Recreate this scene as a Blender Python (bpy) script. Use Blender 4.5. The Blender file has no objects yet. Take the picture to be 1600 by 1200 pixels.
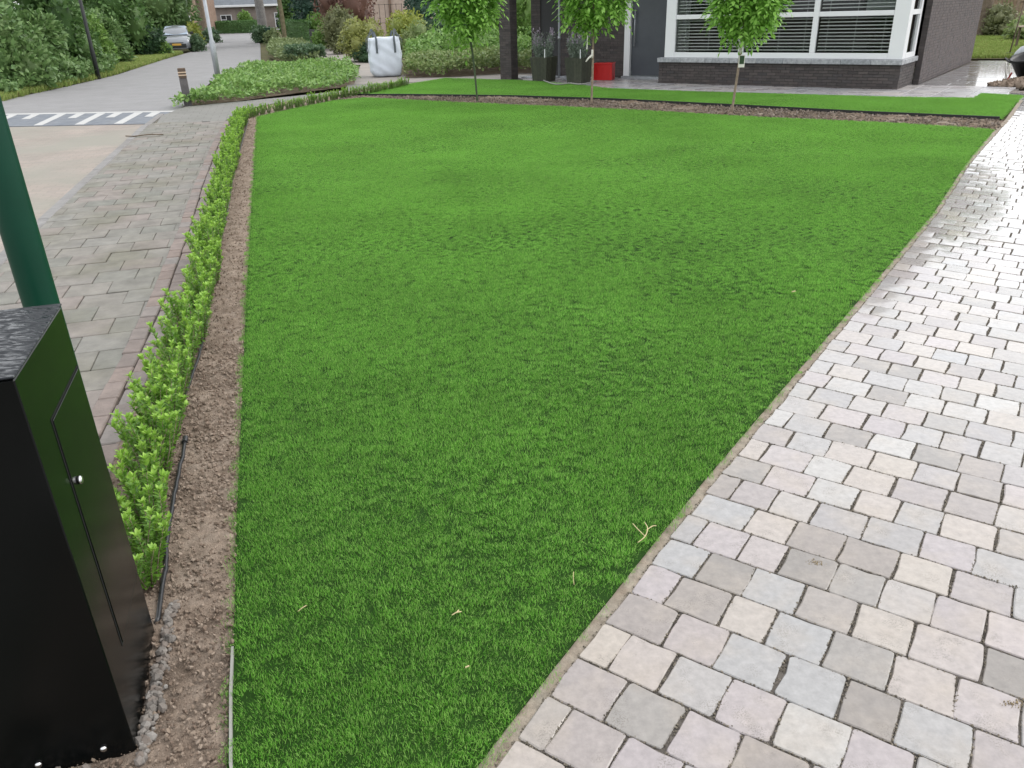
import bpy, bmesh, math, random
import numpy as np
from mathutils import Vector, Matrix

# ------------------------------------------------------------------ camera, world, sun, exposure
SC = bpy.context.scene
COL = SC.collection
R_ = math.radians
FOC, PITCH, ROLL, CAMH = 1233.0, R_(25.4), R_(1.8), 1.8
_c, _s = math.cos(ROLL), math.sin(ROLL)
_rt = np.array([1.0, 0, 0]); _up = np.array([0, math.sin(PITCH), math.cos(PITCH)])
C_R = _c * _rt - _s * _up
C_U = _s * _rt + _c * _up
C_F = np.array([0, math.cos(PITCH), -math.sin(PITCH)])
cam_d = bpy.data.cameras.new('camera')
cam = bpy.data.objects.new('camera', cam_d); COL.objects.link(cam)
M = Matrix(((C_R[0], C_U[0], -C_F[0], 0), (C_R[1], C_U[1], -C_F[1], 0), (C_R[2], C_U[2], -C_F[2], CAMH), (0, 0, 0, 1)))
cam.matrix_world = M
cam_d.sensor_width = 36.0; cam_d.lens = 36.0 * FOC / 1600.0
cam_d.clip_start = 0.05; cam_d.clip_end = 2000
SC.camera = cam

SUN_EL, SUN_AZ = R_(50), R_(80)          # azimuth clockwise from +Y
world = bpy.data.worlds.new('World'); SC.world = world; world.use_nodes = True
wt = world.node_tree; wt.nodes.clear()
wo = wt.nodes.new('ShaderNodeOutputWorld'); wb = wt.nodes.new('ShaderNodeBackground')
sky = wt.nodes.new('ShaderNodeTexSky'); sky.sky_type = 'NISHITA'; sky.sun_disc = False
sky.sun_elevation = SUN_EL; sky.sun_rotation = SUN_AZ; sky.air_density = 1.0; sky.dust_density = 4.0; sky.ozone_density = 1.0
hs = wt.nodes.new('ShaderNodeHueSaturation'); hs.inputs['Saturation'].default_value = 0.28
cl = wt.nodes.new('ShaderNodeMix'); cl.data_type = 'RGBA'; cl.inputs[0].default_value = 0.6; cl.inputs[7].default_value = (8.6, 8.75, 9.0, 1)   # even cloud cover over the sky
wt.links.new(sky.outputs[0], hs.inputs['Color']); wt.links.new(hs.outputs[0], cl.inputs[6]); wt.links.new(cl.outputs[2], wb.inputs[0])
wt.links.new(wb.outputs[0], wo.inputs[0]); wb.inputs[1].default_value = 0.15
sun_d = bpy.data.lights.new('sun', 'SUN'); sun_d.energy = 0.5; sun_d.angle = R_(40); sun_d.color = (1, 0.96, 0.9)
sun = bpy.data.objects.new('sun', sun_d); COL.objects.link(sun)
sun.rotation_euler = (math.pi / 2 - SUN_EL, 0, math.pi - SUN_AZ)
SC.view_settings.view_transform = 'Standard'; SC.view_settings.look = 'None'
SC.view_settings.gamma = 1.0; SC.view_settings.use_curve_mapping = False
SC.view_settings.exposure = 0.80
SC.cycles.max_bounces = 8; SC.cycles.transparent_max_bounces = 12

rng = np.random.default_rng(11)
random.seed(11)

# ------------------------------------------------------------------ pixel <-> ground helpers (photo pixels, 1600 x 1200)
def G(px, py, z=0.0):
    d = C_R * (px - 800) / FOC - C_U * (py - 600) / FOC + C_F
    t = (z - CAMH) / d[2]
    return (d[0] * t, d[1] * t)
def GL(pts, z=0.0): return [G(x, y, z) for x, y in pts]
def proj(p):
    p = np.asarray(p, float) - [0, 0, CAMH]
    z = p @ C_F
    return 800 + FOC * (p @ C_R) / z, 600 - FOC * (p @ C_U) / z, z
def atY(px, py, Y):
    d = C_R * (px - 800) / FOC - C_U * (py - 600) / FOC + C_F
    t = Y / d[1]
    return (d[0] * t, Y, CAMH + d[2] * t)
def S(px, Y):
    lo, hi = -200.0, 200.0
    for _ in range(50):
        m = (lo + hi) / 2
        if proj((m, Y, 0))[0] < px: lo = m
        else: hi = m
    return (lo, Y)

# ------------------------------------------------------------------ object helpers
def tag(o, label=None, cat=None, group=None, kind=None):
    if label: o['label'] = label
    if cat: o['category'] = cat
    if group: o['group'] = group
    if kind: o['kind'] = kind
    return o
def thing(name, label, cat, loc=(0, 0, 0), rz=0.0, group=None):
    o = bpy.data.objects.new(name, None); COL.objects.link(o)
    o.empty_display_size = 0.1
    o.location = loc; o.rotation_euler = (0, 0, rz)
    return tag(o, label, cat, group)
def link(name, me, parent=None, mats=(), loc=None, rz=None):
    o = bpy.data.objects.new(name, me); COL.objects.link(o)
    if parent is not None: o.parent = parent
    for m in mats: me.materials.append(m)
    if loc is not None: o.location = loc
    if rz is not None: o.rotation_euler = (0, 0, rz)
    return o
def kids(o): return [c for c in bpy.data.objects if c.parent is o]
class MB:
    def __init__(s): s.v = []; s.f = []; s.mi = []
    def add(s, vs, fs, mi=0):
        b = len(s.v); s.v.extend([tuple(map(float, v)) for v in vs])
        s.f.extend([tuple(b + i for i in f) for f in fs]); s.mi.extend([mi] * len(fs)); return s
    def box(s, x0, x1, y0, y1, z0, z1, mi=0, bev=0.0, rot=None, org=None):
        if bev > 0:
            b = min(bev, (x1 - x0) * .45, (y1 - y0) * .45, (z1 - z0) * .45)
            bm = bmesh.new(); bmesh.ops.create_cube(bm, size=1.0)
            for v in bm.verts: v.co = Vector((x0 + (v.co.x + .5) * (x1 - x0), y0 + (v.co.y + .5) * (y1 - y0), z0 + (v.co.z + .5) * (z1 - z0)))
            bmesh.ops.bevel(bm, geom=bm.edges[:], offset=b, segments=1, affect='EDGES')
            bm.verts.index_update()
            vs = [v.co.copy() for v in bm.verts]; fs = [[v.index for v in f.verts] for f in bm.faces]; bm.free()
        else:
            vs = [(x, y, z) for z in (z0, z1) for y in (y0, y1) for x in (x0, x1)]
            fs = [(0, 2, 3, 1), (4, 5, 7, 6), (0, 1, 5, 4), (2, 6, 7, 3), (0, 4, 6, 2), (1, 3, 7, 5)]
        if rot is not None:
            o = Vector(org if org else ((x0 + x1) / 2, (y0 + y1) / 2, (z0 + z1) / 2))
            vs = [o + rot @ (Vector(v) - o) for v in vs]
        return s.add(vs, fs, mi)
    def tube(s, path, rad, n=8, mi=0, cap=True):
        P = [Vector(p) for p in path]; L = len(P)
        rs = rad if hasattr(rad, '__len__') else [rad] * L
        vs = []; ref = Vector((0, 0, 1))
        for i, p in enumerate(P):
            t = (P[min(i + 1, L - 1)] - P[max(i - 1, 0)]).normalized()
            rf = ref if abs(t.dot(ref)) < .95 else Vector((1, 0, 0))
            a = t.cross(rf).normalized(); b = t.cross(a)
            for k in range(n):
                th = 2 * math.pi * k / n
                vs.append(p + (a * math.cos(th) + b * math.sin(th)) * rs[i])
        fs = [(i * n + k, i * n + (k + 1) % n, (i + 1) * n + (k + 1) % n, (i + 1) * n + k) for i in range(L - 1) for k in range(n)]
        if cap: fs += [tuple(range(n))[::-1], tuple((L - 1) * n + k for k in range(n))]
        return s.add(vs, fs, mi)
    def lathe(s, prof, n=16, mi=0, org=(0, 0, 0)):
        vs = [(org[0] + r * math.cos(2 * math.pi * k / n), org[1] + r * math.sin(2 * math.pi * k / n), org[2] + z) for r, z in prof for k in range(n)]
        L = len(prof)
        fs = [(i * n + k, i * n + (k + 1) % n, (i + 1) * n + (k + 1) % n, (i + 1) * n + k) for i in range(L - 1) for k in range(n)]
        fs += [tuple(range(n))[::-1], tuple((L - 1) * n + k for k in range(n))]
        return s.add(vs, fs, mi)
    def prism(s, poly, z0, z1, mi=0):
        n = len(poly)
        ar = sum(poly[i][0] * poly[(i + 1) % n][1] - poly[(i + 1) % n][0] * poly[i][1] for i in range(n))
        if ar < 0: poly = poly[::-1]
        vs = [(x, y, z0) for x, y in poly] + [(x, y, z1) for x, y in poly]
        fs = [tuple(range(n))[::-1], tuple(range(n, 2 * n))] + [(i, (i + 1) % n, n + (i + 1) % n, n + i) for i in range(n)]
        return s.add(vs, fs, mi)
    def mesh(s, name, smooth=False):
        me = bpy.data.meshes.new(name); me.from_pydata(s.v, [], s.f)
        me.polygons.foreach_set('material_index', s.mi)
        if smooth: me.polygons.foreach_set('use_smooth', [True] * len(me.polygons))
        me.validate(); me.update(); return me
    def build(s, name, mats, parent=None, smooth=False, loc=None, rz=None):
        if not isinstance(mats, (list, tuple)): mats = [mats]
        return link(name, s.mesh(name, smooth), parent, mats, loc, rz)
def np_mesh(name, V, F, smooth=False):
    V = np.asarray(V, np.float32); F = np.asarray(F, np.int32); k = F.shape[1]
    me = bpy.data.meshes.new(name)
    me.vertices.add(len(V)); me.vertices.foreach_set('co', V.ravel())
    me.loops.add(F.size); me.loops.foreach_set('vertex_index', F.ravel())
    me.polygons.add(len(F)); me.polygons.foreach_set('loop_start', np.arange(0, F.size, k, dtype=np.int32))
    me.polygons.foreach_set('loop_total', np.full(len(F), k, np.int32))
    if smooth: me.polygons.foreach_set('use_smooth', np.ones(len(F), bool))
    me.update(calc_edges=True); return me

# ------------------------------------------------------------------ materials
class N:
    def __init__(s, m): s.t = m.node_tree
    def n(s, ty, **kw):
        x = s.t.nodes.new(ty)
        for k, v in kw.items(): setattr(x, k, v)
        return x
    def l(s, a, b): s.t.links.new(a, b)
def c4(c): return (c[0], c[1], c[2], 1)
def mat(name, cols, rough=0.6, island=False, obj=False, noise=None, n_amt=0.25, bump=0.0, bscale=60.0, spec=0.4, transl=0.0, metal=0.0,
        patch=None, rvar=0.0, coat=0.0, speck=False):
    """cols: one colour or a list spread over pieces (island/obj random) or over noise; noise: scale of value mottling; patch: (scale, colour, amount)"""
    m = bpy.data.materials.new(name); m.use_nodes = True
    k = N(m); b = m.node_tree.nodes['Principled BSDF']; out = m.node_tree.nodes['Material Output']
    if not isinstance(cols[0], (tuple, list)): cols = [cols]
    geo = k.n('ShaderNodeNewGeometry'); tc = k.n('ShaderNodeTexCoord')
    pos = geo.outputs['Position']
    if len(cols) > 1:
        r = k.n('ShaderNodeValToRGB'); e = r.color_ramp.elements
        while len(e) < len(cols): e.new(0.5)
        for i, c in enumerate(cols): e[i].position = i / (len(cols) - 1); e[i].color = c4(c)
        if island or obj:
            a = k.n('ShaderNodeMath', operation='ADD'); a.inputs[1].default_value = 0.0
            if island: k.l(geo.outputs['Random Per Island'], a.inputs[0])
            else: a.inputs[0].default_value = 0
            if obj:
                oi = k.n('ShaderNodeObjectInfo'); k.l(oi.outputs['Random'], a.inputs[1])
            f = k.n('ShaderNodeMath', operation='FRACT'); k.l(a.outputs[0], f.inputs[0]); k.l(f.outputs[0], r.inputs[0])
        else:
            nz = k.n('ShaderNodeTexNoise'); nz.inputs['Scale'].default_value = noise or 5; nz.inputs['Detail'].default_value = 6
            k.l(pos, nz.inputs['Vector'])
            mr = k.n('ShaderNodeMapRange'); mr.inputs[1].default_value = .3; mr.inputs[2].default_value = .7
            k.l(nz.outputs[0], mr.inputs[0]); k.l(mr.outputs[0], r.inputs[0])
        col = r.outputs[0]
    else:
        rgb = k.n('ShaderNodeRGB'); rgb.outputs[0].default_value = c4(cols[0]); col = rgb.outputs[0]
    if patch:
        nz = k.n('ShaderNodeTexNoise'); nz.inputs['Scale'].default_value = patch[0]; nz.inputs['Detail'].default_value = 5; k.l(pos, nz.inputs['Vector'])
        mr = k.n('ShaderNodeMapRange'); mr.inputs[1].default_value = .48; mr.inputs[2].default_value = .68; mr.inputs[4].default_value = patch[2]
        k.l(nz.outputs[0], mr.inputs[0])
        mx = k.n('ShaderNodeMix', data_type='RGBA'); k.l(mr.outputs[0], mx.inputs[0]); k.l(col, mx.inputs[6]); mx.inputs[7].default_value = c4(patch[1])
        col = mx.outputs[2]
    if speck:       # gritty worn spots: fine grains inside scattered patches
        n1 = k.n('ShaderNodeTexNoise'); n1.inputs['Scale'].default_value = 9; n1.inputs['Detail'].default_value = 4; k.l(pos, n1.inputs['Vector'])
        n2 = k.n('ShaderNodeTexNoise'); n2.inputs['Scale'].default_value = 210; n2.inputs['Detail'].default_value = 3; k.l(pos, n2.inputs['Vector'])
        m1 = k.n('ShaderNodeMapRange'); m1.inputs[1].default_value = .54; m1.inputs[2].default_value = .66; k.l(n1.outputs[0], m1.inputs[0])
        m2 = k.n('ShaderNodeMapRange'); m2.inputs[1].default_value = .50; m2.inputs[2].default_value = .60; k.l(n2.outputs[0], m2.inputs[0])
        ml = k.n('ShaderNodeMath', operation='MULTIPLY'); k.l(m1.outputs[0], ml.inputs[0]); k.l(m2.outputs[0], ml.inputs[1])
        m3 = k.n('ShaderNodeMath', operation='MULTIPLY'); k.l(ml.outputs[0], m3.inputs[0]); m3.inputs[1].default_value = .5
        mx = k.n('ShaderNodeMix', data_type='RGBA'); k.l(m3.outputs[0], mx.inputs[0]); k.l(col, mx.inputs[6]); mx.inputs[7].default_value = (.12, .105, .085, 1); col = mx.outputs[2]
        b.inputs['Coat IOR'].default_value = 1.36
    if noise:
        nz = k.n('ShaderNodeTexNoise'); nz.inputs['Scale'].default_value = noise * 2.3; nz.inputs['Detail'].default_value = 8; nz.inputs['Roughness'].default_value = .65
        k.l(pos, nz.inputs['Vector'])
        mr = k.n('ShaderNodeMapRange'); mr.inputs[1].default_value = .25; mr.inputs[2].default_value = .75
        mr.inputs[3].default_value = 1 - n_amt; mr.inputs[4].default_value = 1 + n_amt
        k.l(nz.outputs[0], mr.inputs[0])
        hv = k.n('ShaderNodeHueSaturation'); k.l(col, hv.inputs['Color']); k.l(mr.outputs[0], hv.inputs['Value']); col = hv.outputs[0]
    k.l(col, b.inputs['Base Color'])
    b.inputs['Roughness'].default_value = rough; b.inputs['Metallic'].default_value = metal
    b.inputs['Specular IOR Level'].default_value = spec; b.inputs['Coat Weight'].default_value = coat; b.inputs['Coat Roughness'].default_value = .07 if coat else .03
    if rvar:
        nz = k.n('ShaderNodeTexNoise'); nz.inputs['Scale'].default_value = 2.2; nz.inputs['Detail'].default_value = 6; k.l(pos, nz.inputs['Vector'])
        mr = k.n('ShaderNodeMapRange'); mr.inputs[1].default_value = .35; mr.inputs[2].default_value = .65
        mr.inputs[3].default_value = max(.05, rough - rvar); mr.inputs[4].default_value = rough + rvar
        k.l(nz.outputs[0], mr.inputs[0]); k.l(mr.outputs[0], b.inputs['Roughness'])
    if bump:
        nz = k.n('ShaderNodeTexNoise'); nz.inputs['Scale'].default_value = bscale; nz.inputs['Detail'].default_value = 8; nz.inputs['Roughness'].default_value = .6
        k.l(pos, nz.inputs['Vector'])
        bp = k.n('ShaderNodeBump'); bp.inputs['Strength'].default_value = bump; bp.inputs['Distance'].default_value = 0.01
        k.l(nz.outputs[0], bp.inputs['Height']); k.l(bp.outputs[0], b.inputs['Normal'])
    if transl:
        tr = k.n('ShaderNodeBsdfTranslucent'); k.l(col, tr.inputs[0])
        ms = k.n('ShaderNodeMixShader'); ms.inputs[0].default_value = transl
        k.l(b.outputs[0], ms.inputs[1]); k.l(tr.outputs[0], ms.inputs[2]); k.l(ms.outputs[0], out.inputs[0])
    return m
def brick_mat(name, c1, c2, mortar, bw, bh, rough=.8, rot=0.0, moss=None, offset=.5, ms=.006, vary=.25):
    m = bpy.data.materials.new(name); m.use_nodes = True; k = N(m); b = m.node_tree.nodes['Principled BSDF']
    geo = k.n('ShaderNodeNewGeometry'); mp = k.n('ShaderNodeMapping'); mp.inputs['Rotation'].default_value = (0, 0, rot)
    k.l(geo.outputs['Position'], mp.inputs[0])
    br = k.n('ShaderNodeTexBrick'); br.inputs['Scale'].default_value = 1; br.inputs['Brick Width'].default_value = bw; br.inputs['Row Height'].default_value = bh
    br.inputs['Mortar Size'].default_value = ms; br.inputs['Mortar Smooth'].default_value = .3; br.offset = offset
    br.inputs['Color1'].default_value = c4(c1); br.inputs['Color2'].default_value = c4(c2); br.inputs['Mortar'].default_value = c4(mortar)
    k.l(mp.outputs[0], br.inputs[0]); col = br.outputs[0]
    nz = k.n('ShaderNodeTexNoise'); nz.inputs['Scale'].default_value = 1.3; nz.inputs['Detail'].default_value = 9; nz.inputs['Roughness'].default_value = .7; k.l(geo.outputs['Position'], nz.inputs['Vector'])
    mr = k.n('ShaderNodeMapRange'); mr.inputs[1].default_value = .25; mr.inputs[2].default_value = .75; mr.inputs[3].default_value = 1 - vary; mr.inputs[4].default_value = 1 + vary
    k.l(nz.outputs[0], mr.inputs[0])
    hv = k.n('ShaderNodeHueSaturation'); k.l(col, hv.inputs['Color']); k.l(mr.outputs[0], hv.inputs['Value']); col = hv.outputs[0]
    if moss:
        n2 = k.n('ShaderNodeTexNoise'); n2.inputs['Scale'].default_value = .6; n2.inputs['Detail'].default_value = 7; k.l(geo.outputs['Position'], n2.inputs['Vector'])
        m2 = k.n('ShaderNodeMapRange'); m2.inputs[1].default_value = .42; m2.inputs[2].default_value = .62; m2.inputs[4].default_value = .8; k.l(n2.outputs[0], m2.inputs[0])
        mx = k.n('ShaderNodeMix', data_type='RGBA'); k.l(m2.outputs[0], mx.inputs[0]); k.l(col, mx.inputs[6]); mx.inputs[7].default_value = c4(moss); col = mx.outputs[2]
    k.l(col, b.inputs['Base Color']); b.inputs['Roughness'].default_value = rough
    bp = k.n('ShaderNodeBump'); bp.inputs['Strength'].default_value = .4; bp.inputs['Distance'].default_value = .004
    inv = k.n('ShaderNodeMath', operation='SUBTRACT'); inv.inputs[0].default_value = 1; k.l(br.outputs['Fac'], inv.inputs[1])
    k.l(inv.outputs[0], bp.inputs['Height']); k.l(bp.outputs[0], b.inputs['Normal'])
    return m

MT = {}
MT['soil'] = mat('soil', [(0.176, 0.133, 0.101), (0.232, 0.182, 0.142), (0.284, 0.23, 0.185)], .95, noise=9, n_amt=.4, bump=1.0, bscale=140, spec=.15)
MT['crumb'] = mat('soil_crumb', [(0.146, 0.107, 0.0817), (0.215, 0.168, 0.129), (0.267, 0.215, 0.172)], .95, island=True, obj=True, spec=.15)
MT['bed_crumb'] = mat('bed_crumb', [(.095, .075, .058), (.155, .125, .10), (.23, .195, .165)], .95, island=True, obj=True, spec=.15)
MT['bed_soil'] = mat('bed_soil', [(0.0864, 0.0612, 0.0432), (0.144, 0.108, 0.0792), (0.216, 0.18, 0.144)], .95, noise=4, n_amt=.5, bump=1.0, bscale=50, spec=.15)
MT['earth'] = mat('earth', [(.07, .08, .035), (.12, .10, .06)], .95, noise=1.5, n_amt=.4, bump=.6, bscale=10, spec=.1)
MT['gravel'] = mat('gravel', [(0.106, 0.0959, 0.0866), (0.172, 0.156, 0.139), (0.146, 0.119, 0.0998), (0.219, 0.206, 0.189)], .85, island=True, obj=True)
MT['turf'] = mat('turf_base', (.014, .04, .006), .9, noise=3, n_amt=.3, spec=.1)
MT['backing'] = mat('turf_backing', (0.256, 0.256, 0.232), .8)
MT['verge_grass'] = mat('verge_grass', [(.15, .24, .05), (.24, .31, .085), (.32, .32, .12)], .8, island=True, obj=True, transl=.2, spec=.2)
PAV = [(.255, .252, .248), (.285, .265, .25), (.312, .277, .238), (.278, .25, .25), (.205, .181, .162), (.328, .316, .298), (.228, .218, .213), (.308, .272, .262), (.178, .162, .146), (.266, .254, .238)]
MT['paver'] = mat('sandstone_sett', PAV, .21, island=True, obj=True, noise=14, n_amt=.20, bump=.12, bscale=45, spec=.3, rvar=.07, coat=1.0, speck=True, patch=(5, (.30, .26, .215), .45))
MT['grain'] = mat('joint_grain', [(.06, .052, .042), (.13, .115, .09), (.22, .19, .15), (.09, .08, .06)], .95, island=True, obj=True, spec=.2)
MT['joint'] = mat('joint_sand', [(.075, .068, .06), (.14, .125, .11)], .95, noise=12, n_amt=.4, bump=.8, bscale=200, spec=.1)
MT['edge_mortar'] = mat('edge_mortar', [(0.208, 0.168, 0.128), (0.288, 0.256, 0.208)], .9, noise=12, n_amt=.35, bump=.8, bscale=130, spec=.2)
MT['tile'] = mat('pavement_tile', [(.158, .155, .132), (.18, .168, .148), (.15, .15, .13), (.19, .165, .148), (.172, .168, .15)], .75, island=True, obj=True, noise=2.5, n_amt=.32, bump=.35, bscale=90, spec=.3, patch=(1.3, (.12, .115, .08), .6))
MT['tile_joint'] = mat('tile_joint', [(.095, .088, .065), (.14, .128, .10)], .95, noise=6, n_amt=.4)
MT['kerb'] = mat('kerb_concrete', [(0.165, 0.159, 0.154), (0.198, 0.192, 0.186), (0.148, 0.138, 0.127)], .8, island=True, obj=True, noise=3, n_amt=.25, bump=.3, bscale=90)
MT['band'] = mat('band_brick', [(0.184, 0.143, 0.122), (0.211, 0.17, 0.15), (0.163, 0.136, 0.122), (0.197, 0.177, 0.163)], .8, island=True, obj=True, noise=4, n_amt=.3, bump=.4, bscale=90)
MT['road_near'] = brick_mat('road_clinker', (.255, .215, .182), (.22, .19, .165), (.19, .165, .14), .21, .105, rot=R_(-15), moss=(.205, .20, .165))
MT['road_far'] = brick_mat('road_grey', (0.201, 0.199, 0.199), (0.188, 0.184, 0.184), (0.168, 0.165, 0.162), .21, .105, rot=R_(-15), vary=.15)
MT['path_slab'] = brick_mat('path_concrete', (0.253, 0.226, 0.199), (0.23, 0.211, 0.191), (0.184, 0.16, 0.138), .3, .3, rot=R_(-20), vary=.2)
MT['corner_slab'] = brick_mat('corner_slab', (0.159, 0.156, 0.143), (0.148, 0.146, 0.13), (0.102, 0.0968, 0.0836), .3, .3, rot=R_(-15), vary=.2)
MT['white_paint'] = mat('road_white', (0.389, 0.389, 0.378), .7, noise=6, n_amt=.12)
MT['dark_block'] = mat('dark_block', [(0.106, 0.122, 0.144), (0.149, 0.16, 0.175)], .75, noise=3, n_amt=.25, bump=.3, bscale=60)
MT['slab'] = mat('porch_slab', [(0.332, 0.323, 0.323), (0.382, 0.352, 0.337), (0.304, 0.304, 0.313), (0.362, 0.342, 0.342)], .30, island=True, obj=True, noise=2, n_amt=.12, spec=.5, rvar=.1)
MT['wet_slab'] = mat('wet_slab', [(0.306, 0.306, 0.306), (0.34, 0.332, 0.327), (0.281, 0.281, 0.289)], .22, island=True, obj=True, noise=2, n_amt=.12, spec=.5, coat=.9, rvar=.08)
MT['black_plastic'] = mat('black_plastic', (.014, .014, .015), .45, noise=8, n_amt=.3)
MT['hose'] = mat('hose_black', (.02, .02, .022), .38, spec=.5)
MT['box'] = mat('black_powder_coat', (.0028, .0034, .0034), .22, bump=.03, bscale=400, spec=.17, rvar=.06)
MT['chrome'] = mat('steel', (.6, .6, .6), .2, metal=1.0)
MT['seam'] = mat('seam_dark', (.003, .003, .003), .8)
MT['post_green'] = mat('post_green', (.0022, .036, .02), .45, spec=.18, noise=3, n_amt=.1)
MT['brick'] = mat('dark_brick', [(0.044, 0.0384, 0.0376), (0.068, 0.0592, 0.056), (0.056, 0.0464, 0.0448), (0.08, 0.068, 0.064), (0.048, 0.044, 0.0448)], .75, island=True, obj=True, noise=6, n_amt=.2, bump=.4, bscale=70)
MT['brick_lit'] = mat('side_brick_lit', [(0.074, 0.0607, 0.0577), (0.0962, 0.0777, 0.074), (0.0851, 0.0703, 0.0696), (0.0666, 0.0577, 0.057)], .75, island=True, obj=True, noise=6, n_amt=.2, bump=.4, bscale=70)  # same brick made lighter, for the side wall that catches more light
MT['mortar'] = mat('dark_mortar', (.05, .047, .045), .95, noise=8)
MT['panel'] = mat('dark_cladding', (0.032, 0.0328, 0.0344), .6, noise=2, n_amt=.15)
MT['door'] = mat('door_grey', (0.068, 0.076, 0.088), .4, noise=1.5, n_amt=.1)
MT['white'] = mat('white_frame', (0.684, 0.694, 0.703), .35, spec=.5)
MT['slat'] = mat('blind_slat', (.9, .9, .9), .5)
MT['sill'] = mat('sill_stone', [(.22, .235, .25), (.33, .34, .35), (.27, .28, .295)], .4, island=True, obj=True, noise=7, n_amt=.5, bump=.3)
MT['interior'] = mat('room_dark', (.05, .05, .052), .9)
MT['curtain'] = mat('curtain_grey', (.30, .31, .32), .9)
MT['metal_grey'] = mat('galvanised', (.33, .35, .37), .45, metal=.4, noise=4, n_amt=.15)
MT['dark_metal'] = mat('dark_metal', (.018, .02, .02), .5)
MT['red'] = mat('red_plastic', (0.425, 0.0102, 0.0102), .42, spec=.4)
MT['planter'] = mat('planter_dark', [(0.0382, 0.0425, 0.0298), (0.0595, 0.0638, 0.0425)], .7, island=True, obj=True, noise=6, n_amt=.3)
MT['bag'] = mat('woven_white', (.60, .645, .71), .65, noise=3, n_amt=.06, bump=.35, bscale=14, spec=.25)
MT['strap'] = mat('strap_grey', (.09, .105, .115), .7)
MT['bollard'] = mat('bollard_dark', [(.075, .07, .075), (.11, .10, .10)], .7, noise=5, n_amt=.25)
MT['bollard_top'] = mat('bollard_top', [(.07, .05, .035), (.1, .07, .05)], .7, noise=7, n_amt=.25)
MT['reflector'] = mat('reflector_band', (.55, .42, .3), .4)
MT['silver'] = mat('car_silver', (.20, .213, .228), .28, metal=.4, coat=.5)
MT['car_glass'] = mat('car_glass', (.03, .035, .04), .05, spec=.9)
MT['rubber'] = mat('rubber', (.015, .015, .015), .8)
MT['lamp_glass'] = mat('lamp_glass', (.75, .78, .76), .15)
MT['plate'] = mat('plate_orange', (.55, .32, .06), .5)
MT['bark'] = mat('bark', [(.10, .075, .05), (.17, .135, .10)], .9, noise=7, n_amt=.4, bump=.8, bscale=30)
MT['bark_grey'] = mat('bark_grey', [(.13, .125, .12), (.2, .19, .18)], .9, noise=5, n_amt=.35, bump=.8, bscale=25)
MT['bark_green'] = mat('bark_mossy', [(.10, .09, .045), (.16, .14, .085)], .9, noise=6, n_amt=.35, bump=.6, bscale=25)
MT['stem'] = mat('young_stem', [(.20, .155, .11), (.27, .21, .16)], .8, noise=9, n_amt=.3)
MT['stake'] = mat('stake_green', (.05, .075, .035), .7)
MT['tie'] = mat('tree_tie', (.70, .68, .62), .6)
MT['wood'] = mat('fence_wood', [(.19, .13, .085), (.25, .18, .12), (.22, .17, .13)], .85, island=True, obj=True, noise=4, n_amt=.3)
MT['far_brick'] = brick_mat('far_brick', (.21, .175, .155), (.25, .21, .185), (.26, .24, .22), .5, .14, moss=None)
MT['brown_wall'] = mat('brown_brick', [(.20, .135, .10), (.24, .17, .13)], .85, noise=2, n_amt=.2)
MT['beige_wall'] = mat('beige_brick', [(.40, .31, .26), (.45, .36, .30)], .85, noise=2, n_amt=.15)
MT['roof'] = mat('roof_tile', [(.11, .125, .14), (.15, .165, .18)], .6, noise=1.5, n_amt=.2)
MT['bin'] = mat('bin_green', (.02, .06, .035), .5)
MT['straw'] = mat('straw', (.48, .40, .22), .8)
MT['dead'] = mat('dry_plant', [(.30, .23, .13), (.2, .16, .1)], .9, island=True, noise=20)
def leafm(name, cols, transl=.28, rough=.45): return mat(name, cols, rough, island=True, obj=False, transl=transl, spec=.35)
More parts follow.
